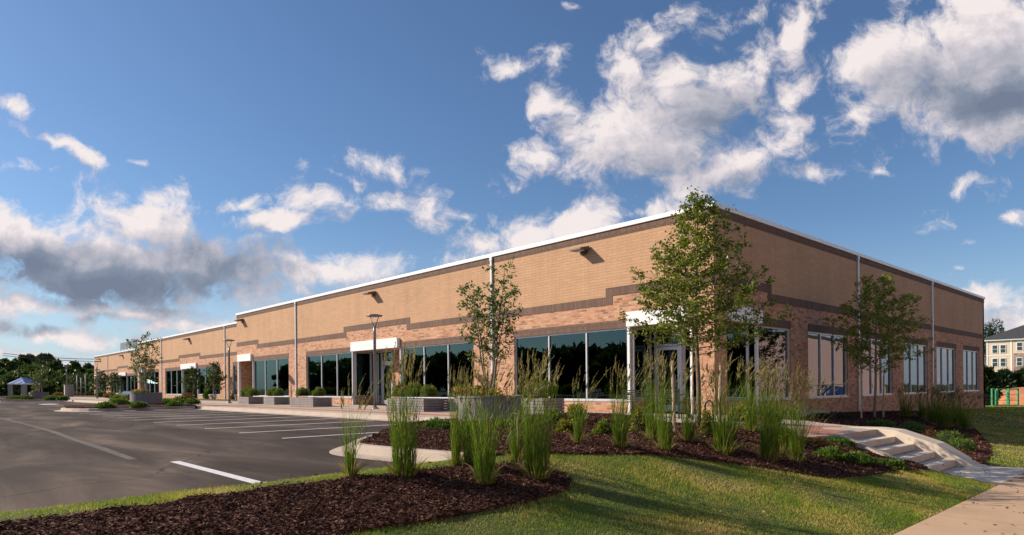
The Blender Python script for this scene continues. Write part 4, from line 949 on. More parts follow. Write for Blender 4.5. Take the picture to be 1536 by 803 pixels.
# grass verge in front of the set-back facades
st(MB().box(-84.5, -49.0, 17.7, 19.84, -.1, .03).build('lawn_strip', M['turf'])); st(MB().box(-150, -84.9, 17.4, 22.4, -.1, .028).build('lawn_strip', M['turf'])); st(MB().box(-46.5, -41, 16.6, 17.3, -.01, .02).build('lawn_strip', M['turf'])) if False else None
ft = make_tree('facade_tree', 41, 4.2, .9, interp([(0, 1.0), (.4, 1.1), (.8, .6), (1, .3)]), 40, 12, .16, .10, M['leaf_wood'], M['bark'], .05, rise=.6, twig=.35)
fts = [ft, copy_tree(ft), copy_tree(ft), copy_tree(ft), copy_tree(ft)]
for o, (px_, yt, w_, yy, lb) in zip(fts, [(289, 552, 1.15, 18.7, 'small dark tree hiding the entry with the white canopy'), (322, 545, 1.1, 18.7, 'slim dark tree before the set-back wall, next to the second lamp post'), (152, 558, 1.5, 19.5, 'dark bushy tree right behind the third lamp post'), (172, 560, 1.4, 20., 'dark bushy tree before the farthest panes'), (112, 562, 1.6, 20, 'dark tree beyond the slim grey posts')]):
    d = ray(px_, 580); t = yy/d[1]; x = d[0]*t; hz = CY-.0086*(px_-CX); zt = (hz-yt)/FPX*t+EZ; s = zt/4.2
    o.location = (x, yy, 0); o.scale = (s*w_, s*w_, s); o.rotation_euler.z = px_; tag(o, lb, 'tree', 'small trees along the set-back facades')
# ------------------------------------------------------------------ lamp posts
def make_lamp():
    r = empty('street_lamp')
    MB().lathe([(.17, 0), (.17, .03), (.12, .05), (.07, .09), (0.01, .09)], 20).build('base', M['grey'], r, True)
    MB().tube([(0, 0, .05), (0, 0, 3.25), (0, 0, 3.52)], [.066, .060, .055], 14).build('pole', M['grey'], r, True)
    for s in (-1, 1): MB().tube([(s*.03, 0, 3.48), (s*.07, 0, 3.62), (s*.19, 0, 3.93)], [.02, .018, .016], 8).build('arm', M['grey'], r, True)
    h = MB().lathe([(.01, 4.03), (.2, 4.02), (.34, 3.985), (.35, 3.96), (.33, 3.935), (.12, 3.92), (.01, 3.92)], 28).build('lamp_head', M['grey'], r, True)
    MB().lathe([(.01, 3.912), (.14, 3.912), (.15, 3.92)], 20).build('lens', M['soffit'], h)
    return r
lamp = make_lamp()
for i, (x, y, lb) in enumerate([(-24.5, 14.75, 'grey disc-top lamp post in front of the middle entry recess'), (-42.55, 15.1, 'disc-top lamp post where the facade steps back'), (-82.0, 15.25, 'disc-top lamp post at the far end of the building'), (-99.5, 15.2, 'disc-top lamp post rising above the stone pier'), (-121.5, 15.4, 'farthest disc-top lamp post, behind the round planter tree')]):
    o = lamp if i == 0 else copy_tree(lamp); o.location = (x, y, 0); o.rotation_euler.z = .75; tag(o, lb, 'street lamp', 'disc-top lamp posts along the pavement')
for px_, yt, lb in [(115.7, 563, 'slim grey post nearest the stone pier'), (121.8, 567, 'shortest slim post, between two taller ones'), (128.5, 561.5, 'slim grey post nearest the building end')]:
    x, y = pz(px_, 594.2, 0.); dep = x*FW[0]+y*FW[1]; zt = (585.3-yt)/FPX*dep+EZ
    root = empty('slim_post', (x, y, 0)); tag(root, lb, 'post', 'slim grey posts beyond the lot')
    MB().tube([(0, 0, 0), (0, 0, zt)], [.09, .085], 10).build('shaft', M['postg'], root, True); MB().lathe([(.2, 0), (.2, .08), (.01, .09)], 12).build('base', M['grey'], root)
# stone pier with ribbed side
x, y = pz(96, 595.6, 0); r_ = empty('stone_pier', (x, y, 0)); tag(r_, 'pale square pier with ribbed side beyond the far island', 'pier')
M['pier'] = concrete('pale_stone', (.42, .38, .34)); mb = MB(); mb.box(0, .75, 0, 1.0, 0, 1.62); mb.build('block', M['pier'], r_); mb = MB()
for k in range(6): mb.box(.751, .79, .05+k*.16, .13+k*.16, .05, 1.58)
mb.build('ribs', M['grey'], r_); MB().box(-.04, .8, -.04, 1.04, 1.621, 1.68).build('cap', M['pier'], r_)
# small sloped box
x, y = pz(188, 601, 0.05); r_ = empty('utility_box', (x, y, 0.05), .6); tag(r_, 'small dark box with a pale sloping top near the middle island', 'utility box')
MB().add([(-.45, -.3, 0), (.45, -.3, 0), (.45, .3, 0), (-.45, .3, 0), (-.45, -.3, .35), (.45, -.3, .35), (.45, .3, .75), (-.45, .3, .75)], [(0, 3, 2, 1), (4, 5, 6, 7), (0, 1, 5, 4), (1, 2, 6, 5), (2, 3, 7, 6), (3, 0, 4, 7)]).build('box', M['black'], r_)
M['bluepale'] = plain('pale_blue_panel', (.12, .16, .22), .4); MB().add([(-.4, -.28, .375), (.4, -.28, .375), (.4, .25, .73), (-.4, .25, .73)], [(0, 1, 2, 3)]).build('sloping_top', M['bluepale'], r_)
# ------------------------------------------------------------------ pavilion
def striped():
    m, nt, b = mat('striped_metal_roof'); L = nt.links; tc = N(nt, 'ShaderNodeTexCoord'); s = N(nt, 'ShaderNodeSeparateXYZ'); L.new(tc.outputs['Object'], s.inputs[0])
    a = N(nt, 'ShaderNodeMath', operation='MULTIPLY_ADD'); L.new(s.outputs[1], a.inputs[0]); a.inputs[1].default_value = .9; L.new(s.outputs[0], a.inputs[2])
    p = N(nt, 'ShaderNodeMath', operation='PINGPONG'); L.new(a.outputs[0], p.inputs[0]); p.inputs[1].default_value = .42
    L.new(ramp(nt, p.outputs[0], [(.19, (.02, .09, .38)), (.23, (.32, .42, .6))]), b.inputs['Base Color']); b.inputs['Roughness'].default_value = .4; return m
M['stripe'] = striped(); M['post'] = plain('pavilion_post', (.26, .24, .24), .8)
d = ray(36, 595); t = 92.; px0, py0 = d[0]*t, d[1]*t
r_ = empty('pavilion', (px0, py0, 0.), rad(-43)); tag(r_, 'open picnic pavilion with blue and white striped roof beside the woods', 'pavilion')
w, dd = 1.4, 1.25
for sx in (-1, 1):
    for sy in (-1, 1): MB().box(sx*w*.86-.2, sx*w*.86+.2, sy*dd*.8-.2, sy*dd*.8+.2, 0, 1.9).build('post', M['post'], r_)
MB().add([(-w, -dd, 1.9), (w, -dd, 1.9), (w, dd, 1.9), (-w, dd, 1.9), (-.4, 0, 2.75), (.4, 0, 2.75)], [(0, 1, 5, 4), (1, 2, 5), (2, 3, 4, 5), (3, 0, 4), (0, 3, 2, 1)]).build('roof', M['stripe'], r_)
MB().box(-w-.03, w+.03, -dd-.03, dd+.03, 1.78, 1.895).build('eave', M['white'], r_)
# ------------------------------------------------------------------ bench and hoop
x, y = -10.7, 15.35
r_ = empty('bench', (x, y, 0), rad(2)); tag(r_, 'black slatted metal bench in front of the corner entry', 'bench')
def rot(mb, a, oy=0, oz=0):
    c_, s_ = math.cos(a), math.sin(a); mb.v = [(p[0], (p[1]-oy)*c_-(p[2]-oz)*s_+oy, (p[1]-oy)*s_+(p[2]-oz)*c_+oz) for p in mb.v]; return mb
mb = MB()
for k in range(7): mb.box(-.92, .92, -.22+k*.065, -.22+k*.065+.035, .42, .44)
mb.build('seat', M['black'], r_); mb = MB()
for k in range(5): mb.box(-.92, .92, -.27, -.25, .5+k*.06, .5+k*.06+.03)
mb.build('backrest', M['black'], r_)
for s in (-1, 1):
    MB().tube([(s*.9, .24, 0), (s*.9, .23, .42)], .022, 8).build('leg', M['black'], r_); MB().tube([(s*.9, -.26, 0), (s*.9, -.26, .8)], .022, 8).build('leg', M['black'], r_)
    MB().tube([(s*.9, -.26, .62), (s*.9, .0, .66), (s*.9, .22, .62), (s*.9, .24, .42)], .018, 8).build('armrest', M['black'], r_)
x, y = pz(1058, 639, -.05); r_ = empty('bike_rack', (x, y, -.08), .4); tag(r_, 'black curved metal bicycle hoop beside the corner tree trunk', 'bike rack')
MB().tube([(0, 0, 0), (0, 0, .5), (.02, 0, .57), (.09, 0, .62), (.16, 0, .57), (.18, 0, .5), (.18, 0, .0)], .022, 8).build('hoop', M['black'], r_, True)
for xx in (0, .18): MB().lathe([(.06, 0), (.06, .012), (.01, .014)], 12, (xx, 0)).build('foot_plate', M['black'], r_)

# ------------------------------------------------------------------ woods
def woods(name, spec, m, label, seed, ll, lf=1.0, cat='woodland'):
    """a mass of trees: lobed crowns on a hillside"""
    rng = np.random.default_rng(seed); Vs = []; tb = MB()
    for (x, y, z, r, h) in spec:
        n_l = 9
        for j in range(n_l):
            a = rng.uniform(0, 2*math.pi); q = r*.62*math.sqrt(rng.uniform(0, 1)); cz = z+h*(.32+.60*(j+.5)/n_l); rl = r*rng.uniform(.28, .55)*(1.15-.6*(j/n_l))
            c_ = np.array([x+q*math.cos(a)*(1.1-.6*j/n_l), y+q*math.sin(a)*(1.1-.6*j/n_l), cz]); k = int(150*lf)
            dd_ = unit(rng.normal(size=(k, 3))); Pp = c_+dd_*(rl*rng.uniform(.7, 1.08, k))[:, None]*np.array([1, 1, .8])
            Vs.append(leaves(Pp, dd_*.4+rng.normal(size=(k, 3))*.7, rng.uniform(.6, 1.3, k)*ll, rng.uniform(.6, 1.2, k)*ll*.75, rng))
    o = npmesh(name, np.concatenate(Vs), 4, m); return stuff(o, label, cat)
rng = np.random.default_rng(77); spec = []
prof_px = interp([(-400, 520), (-200, 527), (0, 533), (30, 534), (60, 531), (75, 533), (95, 541), (110, 544), (130, 548), (142, 549), (170, 552), (260, 556), (420, 560)])
for row, (dist, k) in enumerate([(185, 1.0), (168, .80), (150, .6), (136, .42), (124, .28)]):
    for px_ in np.arange(-420, 400, 13+row*1.5):
        p_ = px_+rng.uniform(-6, 6); d = ray(p_, 580); hz = CY-.0086*(p_-CX); top = (hz-prof_px(p_))*k/FPX*dist+EZ+rng.uniform(-1.1, .7)
        if top < 2: continue
        h = min(top+.5, rng.uniform(6.5, 9)); r = rng.uniform(2.2, 3.3); x, y = d[0]*dist, d[1]*dist
        if y < 2 and row < 3: pass
        if -125 < x < -40 and y > 14: continue
        spec.append((x, y, max(top-h, -.3), r, h))
woods('woodland', spec, M['leaf_wood'], 'dense dark green wooded hillside beyond the far end of the lot', 8, .75, .85)
st(MB().add([pz_+(z_,) for pz_, z_ in []] or [(-320, -40, -.4), (-95, 62, -.4), (-150, 230, 9), (-520, -40, 12), (-330, 260, 14)], [(0, 1, 2, 4, 3)]).build('hill', M['core'])) if False else None
# undergrowth bank beneath the trees
mb = MB(); ring = []
for px_ in range(-420, 420, 20):
    d = ray(px_, 580); ring.append([(d[0]*dist, d[1]*dist, zz_) for dist, zz_ in ((118, -.3), (150, 1.2), (185, 4.2), (230, 5.5))])
ring = [q for q in ring if not (q[0][0] > -123 and q[0][1] > 14)]
for q in ring: mb.v += q
mb.f = [(i*4+j, i*4+j+1, (i+1)*4+j+1, (i+1)*4+j) for i in range(len(ring)-1) for j in range(3)]; st(mb.build('hillside', M['core'], None, True))
# trees across the lot, seen in the big panes
spec = [(x+rng.uniform(-1, 1), yy+rng.uniform(-3, 3), -.3, rng.uniform(4.2, 5.2), hh*rng.uniform(.95, 1.05)) for yy, hh in ((-58, 7.5), (-66, 9.0)) for x in range(-210, 30, 4)]
woods('tree_belt', spec, M['leaf_wood'], 'dark belt of trees across the lot mirrored in the big panes', 9, 1.6, .5)
# overhead cable
d0 = ray(40, 533); d1 = ray(142, 537)
A0 = Vector((d0[0]*135, d0[1]*135, EZ+d0[2]*135)); A1 = Vector((d1[0]*135, d1[1]*135, EZ+d1[2]*135)); dv = A1-A0
for dz, lb in ((0, 'upper overhead cable sagging between woods and building'), (-.45, 'lower overhead cable running just beneath the first')):
    pts = [A0+dv*t+Vector((0, 0, dz-1.2*(4*(t+.3)*(1.6-t)/3.6-.3)*.4)) for t in np.linspace(-.35, 1.6, 14)]
    tag(MB().tube(pts, .06, 5).build('power_cable', M['wire']), lb, 'cable', 'overhead cables')

# ------------------------------------------------------------------ right background
M['cream'] = plain('cream_siding', (.62, .52, .40), .8, 0, .04, 1.); M['trimw'] = plain('white_trim', (.8, .8, .78), .6); M['shingle'] = plain('dark_shingles', (.045, .045, .05), .9, 0, .25, 2.)
M['stone'] = brick('brown_stone', [(0, (.2, .13, .1)), (.5, (.33, .23, .18)), (1, (.42, .32, .26))], (.3, .25, .2), .6, .3, .02, .3); M['wglass'] = plain('apartment_glass', (.03, .06, .07), .08)
def apartment(x0, y, nb, zt, name_label, mirror=False):
    z0 = -2.5; w = nb*9.; r = empty('apartment_building', (x0, y, 0)); tag(r, name_label, 'building')
    MB().box(0, w, 0, 15, z0, zt).build('wall', M['cream'], r)
    e = MB(); e.box(-.5, w+.5, -.5, 15.5, zt+.003, zt+.45); e.build('eave', M['trimw'], r)
    MB().add([(-.8, -.8, zt+.45), (w+.8, -.8, zt+.45), (w+.8, 15.8, zt+.45), (-.8, 15.8, zt+.45), (7, 7.5, zt+4.2), (w-7, 7.5, zt+4.2)], [(0, 1, 5, 4), (1, 2, 5), (2, 3, 4, 5), (3, 0, 4)]).build('roof', M['shingle'], r)
    for k in range(nb):
        bx0 = k*9.
        m_ = MB(); m_.box(bx0+5., bx0+8.6, -.35, -.001, z0, zt-3.0-(k % 2)*.0); m_.build('stone_facing', M['stone'], r)
        for cx_ in (.15, 4.6, 8.85): MB().box(bx0+cx_-.12, bx0+cx_+.12, -.08, -.001, z0, zt).build('corner_board', M['trimw'], r)
        for f_ in range(4):
            for wx in (1.6, 3.1, 6.1, 7.5):
                zc = zt-1.9-3.0*f_; yo = -.37 if (wx > 5 and zc < zt-3.2) else 0
                if f_ == 0 and wx > 5: zc = zt-1.5
                o = MB().box(bx0+wx-.55, bx0+wx+.55, yo-.1, yo-.002, zc-.95, zc+.95).build('window', M['trimw'], r)
                q = MB().box(bx0+wx-.45, bx0+wx+.45, yo-.112, yo-.102, zc-.85, zc-.04).box(bx0+wx-.45, bx0+wx+.45, yo-.112, yo-.102, zc+.04, zc+.85).build('pane', M['wglass'], q_parent(o))
        for s_ in range(2): MB().box(bx0+.2, bx0+4.4, -.05, -.001, zt-3.4-6*s_, zt-3.25-6*s_).build('belt_board', M['trimw'], r)
    return r
def q_parent(o): return o
d = ray(1480, 573); t = 150/1.0
x0 = d[0]*t; y0 = d[1]*t
apartment(x0, y0, 4, (573.8-512)/FPX*t+EZ, 'four-storey cream apartment block with dark hipped roof beyond the street end')
# neighbour across the street, mirrored in the end-wall panes
M['pinkw'] = plain('pale_stucco', (.50, .37, .34), .9, 0, .05, .3); r = empty('warehouse', (24, 80, -1.2)); tag(r, 'pale pinkish warehouse across the street, seen mirrored in the end-wall panes', 'building')
MB().box(0, 30, 0, 60, 0, 9.5).build('wall', M['pinkw'], r); MB().box(-.15, 30.1, -.15, 60.1, 9.5, 9.9).build('coping', M['dgrey'], r)
for k in range(5): MB().box(-.06, -.001, 6+k*12-.05, 6+k*12+.05, 0, 9.5).build('downspout', M['grey'], r)
r = empty('bounce_block', (17, -10, -1.2)); tag(r, 'long tan block added out of view across the street to bounce warm light', 'building')  # added unseen block, bounces warm sunlight onto the shaded end wall
M['bouncew'] = plain('bounce_block_tan', (.52, .30, .16), .9, 0, .05, .3); MB().box(0, 25, 0, 76, 0, 9.6).build('wall', M['bouncew'], r); MB().box(-.15, 25.1, -.15, 76.1, 9.6, 10.).build('coping', M['white'], r)
for k in range(12):
    for z_ in (1.2, 5.6):
        w_ = MB().box(-.08, -.001, 2+k*6.2, 5+k*6.2, z_, z_+2.2).build('window', M['alu'], r); MB().box(-.1, -.082, 2.1+k*6.2, 4.9+k*6.2, z_+.1, z_+2.1).build('pane', M['wglass'], w_)
M['bluebin'] = plain('blue_painted_steel', (.02, .08, .30), .5, .1, .1); r = empty('dumpster', (12, 84, -1.2)); tag(r, 'blue steel dumpster across the street, mirrored in a window', 'dumpster')
MB().add([(-1, -1, .2), (1.2, -1, .2), (1.2, 1.2, .2), (-1, 1.2, .2), (-1.3, -1.1, 1.6), (1.3, -1.1, 1.9), (1.3, 1.3, 1.9), (-1.3, 1.3, 1.6)], [(0, 3, 2, 1), (4, 5, 6, 7), (0, 1, 5, 4), (1, 2, 6, 5), (2, 3, 7, 6), (3, 0, 4, 7)]).build('body', M['bluebin'], r)
MB().box(-1.35, 1.35, -1.15, 1.35, 1.91, 1.97).build('lid', M['black'], r)
# orange earth bank, green barrier panels, evergreens
M['earth'] = plain('orange_clay', (.42, .17, .07), .95, 0, .35, .6, .5, 4)
mb = MB(); n_ = 26
for i in range(n_):
    x = -24+i*.95; yy = 76+1.2*math.sin(i*.9)
    for (dy, z_) in ((0, -2.0), (2.5, -.75+.2*math.sin(i*1.3)), (7, .15+.25*math.sin(i*.7)), (14, .1)): mb.v.append((x, yy+dy, z_))
mb.f = [(i*4+j, (i+1)*4+j, (i+1)*4+j+1, i*4+j+1) for i in range(n_-1) for j in range(3)]; st(mb.build('earth_bank', M['earth'], None, True))
st(MB().box(-20, 0.2, 67, 71.5, -1.9, -1.42).build('access_road', M['asphalt']))
M['greenp'] = plain('green_painted_steel', (.05, .33, .14), .5)
for i, (pa, pb, lb) in enumerate([(1488, 1494, 'narrow green barrier panel end right behind the building corner'), (1496, 1511, 'middle green tubular barrier panel before the clay bank'), (1513, 1527, 'outer green tubular barrier panel before the clay bank')]):
    d = ray(pa, 609.); t = 50.; xa, ya = d[0]*t, d[1]*t; d2 = ray(pb, 609.); t2_ = 50.4; xb, yb = d2[0]*t2_, d2[1]*t2_; L_ = math.hypot(xb-xa, yb-ya); zg = float(EZ+ray(pa, 611)[2]*t)
    r = empty('barrier_panel', (xa, ya, zg), math.atan2(yb-ya, xb-xa)); tag(r, lb, 'barrier', 'green barrier panels')
    f = MB()
    for u in (0, L_): f.box(u-.06, u+.06, -.05, .05, 0, 1.42)
    for z_ in (.1, 1.34): f.box(.06, L_-.06, -.04, .04, z_, z_+.08)
    f.build('frame', M['greenp'], r); f = MB()
    for z_ in (.5, .92): f.box(.06, L_-.06, -.02, .02, z_, z_+.03)
    f.build('rail', M['greenp'], r)
    for u in (0, L_): MB().box(u-.12, u+.12, -.3, .3, -.02, .1).build('foot', M['greenp'], r)
def bushy(px, py, t, w, h, seed, label, nm='evergreen_tree', m=None):
    d = ray(px, py); x, y = d[0]*t, d[1]*t; z = EZ+d[2]*t; rng = np.random.default_rng(seed); r = empty(nm, (x, y, z)); Vs = []
    for j in range(16):
        f_ = (j+.5)/16; rl = w*(.42-.22*f_); a = rng.uniform(0, 6.3); q = w*.35*(1-f_)*rng.uniform(.3, 1.2); c_ = np.array([q*math.cos(a), q*math.sin(a), h*(.12+.8*f_)]); k = 170
        dd_ = unit(rng.normal(size=(k, 3))); Vs.append(leaves(c_+dd_*(rl*rng.uniform(.6, 1.1, k))[:, None], dd_+rng.normal(size=(k, 3))*.5, rng.uniform(.3, .7, k), rng.uniform(.15, .35, k), rng))
    npmesh('crown', np.concatenate(Vs), 4, m or M['leaf_con'], r); MB().tube([(0, 0, -.3), (0, 0, h*.7)], [.14, .05], 7).build('trunk', M['bark'], r); tag(r, label, 'tree', 'evergreens before the apartment block')
for i, (px_, w_, yt, lb) in enumerate([(1507, 2.8, 560, 'rounded evergreen in front of the apartment windows'), (1521, 2.6, 570, 'evergreen at the foot of the stone-faced wall'), (1534, 3.4, 562, 'broad evergreen at the edge of the apartment lawn'), (1556, 5, 555, 'evergreen beyond the broad one')]):
    bushy(px_, 586, 92, w_, (573.8-yt)/FPX*92+1.2, 50+i, lb)
bushy(1479, 600, 58, 1.5, 2.6, 60, 'narrow leaning dark conifer at the building corner', 'conifer')
bushy(1481, 560, 185, 8, 14., 61, 'tall dark tree rising behind the apartment roof', 'tall_tree'); bushy(1495, 560, 195, 9, 15.8, 62, 'round tree top behind the apartment roof ridge', 'tall_tree')
# dark covered thing at the corner
d = ray(1482, 613); t = 53; x, y = d[0]*t, d[1]*t; z = EZ+d[2]*t; r = empty('waste_bin', (x, y, z), .5); tag(r, 'dark wheeled bin just behind the end of the building', 'bin')
MB().add([(-.35, -.35, .1), (.35, -.35, .1), (.35, .35, .1), (-.35, .35, .1), (-.42, -.42, 1.0), (.42, -.42, 1.0), (.42, .42, 1.0), (-.42, .42, 1.0)], [(0, 3, 2, 1), (4, 5, 6, 7), (0, 1, 5, 4), (1, 2, 6, 5), (2, 3, 7, 6), (3, 0, 4, 7)]).build('body', M['black'], r)
MB().box(-.45, .45, -.46, .46, 1.002, 1.08).build('lid', M['black'], r)
for s in (-1, 1): MB().tube([(s*.3, -.37, .1), (s*.36, -.37, .1)], .1, 12).build('wheel', M['black'], r)

# ------------------------------------------------------------------ sky, sun, camera
SE, SAZ = 31., (-.79, -.613)          # the sun stands on the side SAZ points to
wd = bpy.data.worlds.new('World'); sc.world = wd; wd.use_nodes = True; nt = wd.node_tree; L = nt.links
for n in list(nt.nodes): nt.nodes.remove(n)
out = N(nt, 'ShaderNodeOutputWorld'); bg = N(nt, 'ShaderNodeBackground'); L.new(bg.outputs[0], out.inputs[0])
sky = N(nt, 'ShaderNodeTexSky'); sky.sky_type = 'NISHITA'; sky.sun_disc = False; sky.sun_elevation = rad(SE)
sky.sun_rotation = math.atan2(SAZ[0], SAZ[1]); sky.air_density = 1.0; sky.dust_density = .6; sky.ozone_density = 2.2; sky.altitude = 50
tc = N(nt, 'ShaderNodeTexCoord')
def vdot(v, w):
    n = N(nt, 'ShaderNodeVectorMath', operation='DOT_PRODUCT'); L.new(v, n.inputs[0]); n.inputs[1].default_value = w; return n.outputs['Value']
def mth(op, a, b=None, c=None, tree=None, clamp=False):
    T = tree or nt; n = T.nodes.new('ShaderNodeMath'); n.operation = op; n.use_clamp = clamp
    for i, v in enumerate((a, b, c)):
        if v is None: continue
        if isinstance(v, (int, float)): n.inputs[i].default_value = v
        else: T.links.new(v, n.inputs[i])
    return n.outputs[0]
dirv = tc.outputs['Generated']
f_ = mth('MAXIMUM', mth('ABSOLUTE', vdot(dirv, (FW[0], FW[1], 0))), .05)
u_ = mth('DIVIDE', vdot(dirv, (RT[0], RT[1], 0)), f_); v_ = mth('DIVIDE', vdot(dirv, (0, 0, 1)), f_)
cmb = N(nt, 'ShaderNodeCombineXYZ'); L.new(u_, cmb.inputs[0]); L.new(v_, cmb.inputs[1])
BL = [  # px, py, rx, ry, tilt, weight
 (1010, 170, 150, 88, 20, 1.15), (900, 205, 80, 58, 25, 1.05), (800, 238, 62, 26, 38, .9), (950, 95, 50, 60, -20, .8), (1000, 55, 60, 24, 38, .75), (1105, 110, 130, 62, 32, 1.0), (1190, 50, 90, 38, 38, .8),
 (1110, 30, 60, 20, 25, .7), (1205, 130, 62, 34, 20, .75), (1110, 245, 130, 44, 16, 1.0), (1190, 185, 50, 18, 10, .6), (1225, 272, 75, 17, 12, .75), (842, 92, 36, 22, 10, .65), (818, 158, 34, 22, 45, .65), (765, 105, 42, 14, 0, .5), (858, 12, 22, 9, 0, .6),
 (1460, 85, 230, 95, 25, 1.25), (1335, 145, 95, 40, 32, .95), (1500, 190, 130, 50, 8, 1.0), (1500, 130, 120, 40, 20, 1.6), (1430, 185, 60, 36, -20, .8), (1458, 271, 30, 18, 15, .7), (1530, 330, 20, 16, 20, .7), (1470, 362, 46, 6, 8, .5), (1310, 262, 40, 7, 8, .5),
 (840, 345, 160, 34, 14, 1.0), (970, 312, 110, 22, 10, .85), (735, 360, 60, 34, 0, .85), (565, 245, 80, 22, -8, .7), (590, 298, 62, 20, 5, .75), (485, 292, 62, 26, -25, .7), (645, 325, 36, 22, -30, .62), (690, 320, 50, 10, 0, .5), (505, 262, 60, 14, -15, .55),
 (25, 147, 40, 17, -15, .8), (95, 206, 90, 13, -24, .75), (25, 237, 60, 14, 5, .75), (208, 243, 20, 8, 0, .6), (50, 355, 140, 55, -8, 1.2), (215, 330, 100, 55, -5, 1.1), (150, 398, 190, 48, -6, 1.7), (300, 385, 90, 42, -6, 1.5), (370, 300, 46, 16, 5, .75), (410, 330, 80, 22, 5, .8), (-120, 380, 160, 90, 0, 1.1),
 (60, 450, 130, 22, 0, .95), (220, 462, 150, 16, 0, .8), (370, 400, 110, 46, -10, 1.05), (490, 410, 130, 24, 8, .9), (330, 480, 180, 18, 6, .85), (110, 497, 220, 14, 0, .75), (40, 525, 260, 10, 0, .65), (470, 440, 110, 12, 0, .6), (1475, 452, 60, 26, -5, .85), (1530, 495, 60, 30, 0, .85), (1434, 408, 18, 6, 0, .5), (1500, 545, 120, 30, 0, .75),
 (-260, 250, 200, 90, 0, 1.), (2700, 120, 900, 420, 0, .9), (700, -160, 260, 60, 5, .9), (300, -300, 300, 120, 0, 1.)]  # the widest one is an unseen eastern bank added to warm the end wall
grp = bpy.data.node_groups.new('cloud_density', 'ShaderNodeTree')
grp.interface.new_socket('P', in_out='INPUT', socket_type='NodeSocketVector'); grp.interface.new_socket('D', in_out='OUTPUT', socket_type='NodeSocketFloat'); grp.interface.new_socket('B', in_out='OUTPUT', socket_type='NodeSocketFloat')
gi = grp.nodes.new('NodeGroupInput'); go = grp.nodes.new('NodeGroupOutput')
def gnoise(scale, detail, rough, vec, dist=0., color=False):
    n = grp.nodes.new('ShaderNodeTexNoise'); n.inputs['Scale'].default_value = scale; n.inputs['Detail'].default_value = detail; n.inputs['Roughness'].default_value = rough; n.inputs['Distortion'].default_value = dist
    grp.links.new(vec, n.inputs['Vector']); return n.outputs[1 if color else 0]
w1 = gnoise(7., 3., .6, gi.outputs[0], 0, True)
wv = grp.nodes.new('ShaderNodeVectorMath'); wv.operation = 'SUBTRACT'; grp.links.new(w1, wv.inputs[0]); wv.inputs[1].default_value = (.5, .5, .5)
wm = grp.nodes.new('ShaderNodeVectorMath'); wm.operation = 'MULTIPLY_ADD'; grp.links.new(wv.outputs[0], wm.inputs[0]); wm.inputs[1].default_value = (.11, .07, 0); grp.links.new(gi.outputs[0], wm.inputs[2])
cur = None
sep_ = grp.nodes.new('ShaderNodeSeparateXYZ'); grp.links.new(wm.outputs[0], sep_.inputs[0])
TL = [-23, -6, 6, 18, 36]; rotd = {}
for t_ in TL:
    c_, s_ = math.cos(rad(t_)), math.sin(rad(t_))
    rotd[t_] = (mth('ADD', mth('MULTIPLY', sep_.outputs[0], c_, tree=grp), mth('MULTIPLY', sep_.outputs[1], s_, tree=grp), tree=grp),
                mth('SUBTRACT', mth('MULTIPLY', sep_.outputs[1], c_, tree=grp), mth('MULTIPLY', sep_.outputs[0], s_, tree=grp), tree=grp))
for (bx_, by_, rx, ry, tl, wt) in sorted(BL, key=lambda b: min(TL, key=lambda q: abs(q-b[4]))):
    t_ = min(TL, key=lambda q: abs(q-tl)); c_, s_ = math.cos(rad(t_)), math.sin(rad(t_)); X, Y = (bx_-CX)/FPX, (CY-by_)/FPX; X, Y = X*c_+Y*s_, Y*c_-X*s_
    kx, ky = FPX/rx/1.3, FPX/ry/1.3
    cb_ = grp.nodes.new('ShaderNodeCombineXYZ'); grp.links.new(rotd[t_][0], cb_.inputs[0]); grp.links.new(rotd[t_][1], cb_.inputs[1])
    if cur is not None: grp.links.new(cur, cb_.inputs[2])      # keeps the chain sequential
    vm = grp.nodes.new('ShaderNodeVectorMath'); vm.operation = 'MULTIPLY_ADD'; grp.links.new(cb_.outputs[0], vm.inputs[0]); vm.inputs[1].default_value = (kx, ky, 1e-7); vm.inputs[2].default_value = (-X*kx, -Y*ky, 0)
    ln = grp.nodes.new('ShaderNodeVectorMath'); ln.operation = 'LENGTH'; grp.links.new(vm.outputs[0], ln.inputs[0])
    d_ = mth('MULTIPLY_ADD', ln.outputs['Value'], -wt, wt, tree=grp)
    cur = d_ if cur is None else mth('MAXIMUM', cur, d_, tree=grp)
n1 = gnoise(13., 8., .66, wm.outputs[0], .0); n2 = gnoise(3.2, 2., .55, gi.outputs[0])
s1 = mth('MULTIPLY_ADD', n1, 2.9, -1.45, tree=grp); s2 = mth('MULTIPLY_ADD', n2, .7, -.35, tree=grp)
tot = mth('ADD', mth('ADD', mth('MAXIMUM', cur, -.6, tree=grp), s1, tree=grp), s2, tree=grp)
grp.links.new(tot, go.inputs[0]); grp.links.new(mth('MULTIPLY_ADD', s1, .22, cur, tree=grp), go.inputs[1])
def dens(vec):
    g_ = nt.nodes.new('ShaderNodeGroup'); g_.node_tree = grp; L.new(vec, g_.inputs[0]); return g_.outputs
D0, B0 = dens(cmb.outputs[0])[:2]
off = N(nt, 'ShaderNodeVectorMath', operation='ADD'); L.new(cmb.outputs[0], off.inputs[0]); off.inputs[1].default_value = (-.022, .034, 0)
D1, B1 = dens(off.outputs[0])[:2]
mask = N(nt, 'ShaderNodeMapRange'); mask.interpolation_type = 'SMOOTHSTEP'; L.new(D0, mask.inputs[0]); mask.inputs[1].default_value = .08; mask.inputs[2].default_value = .8
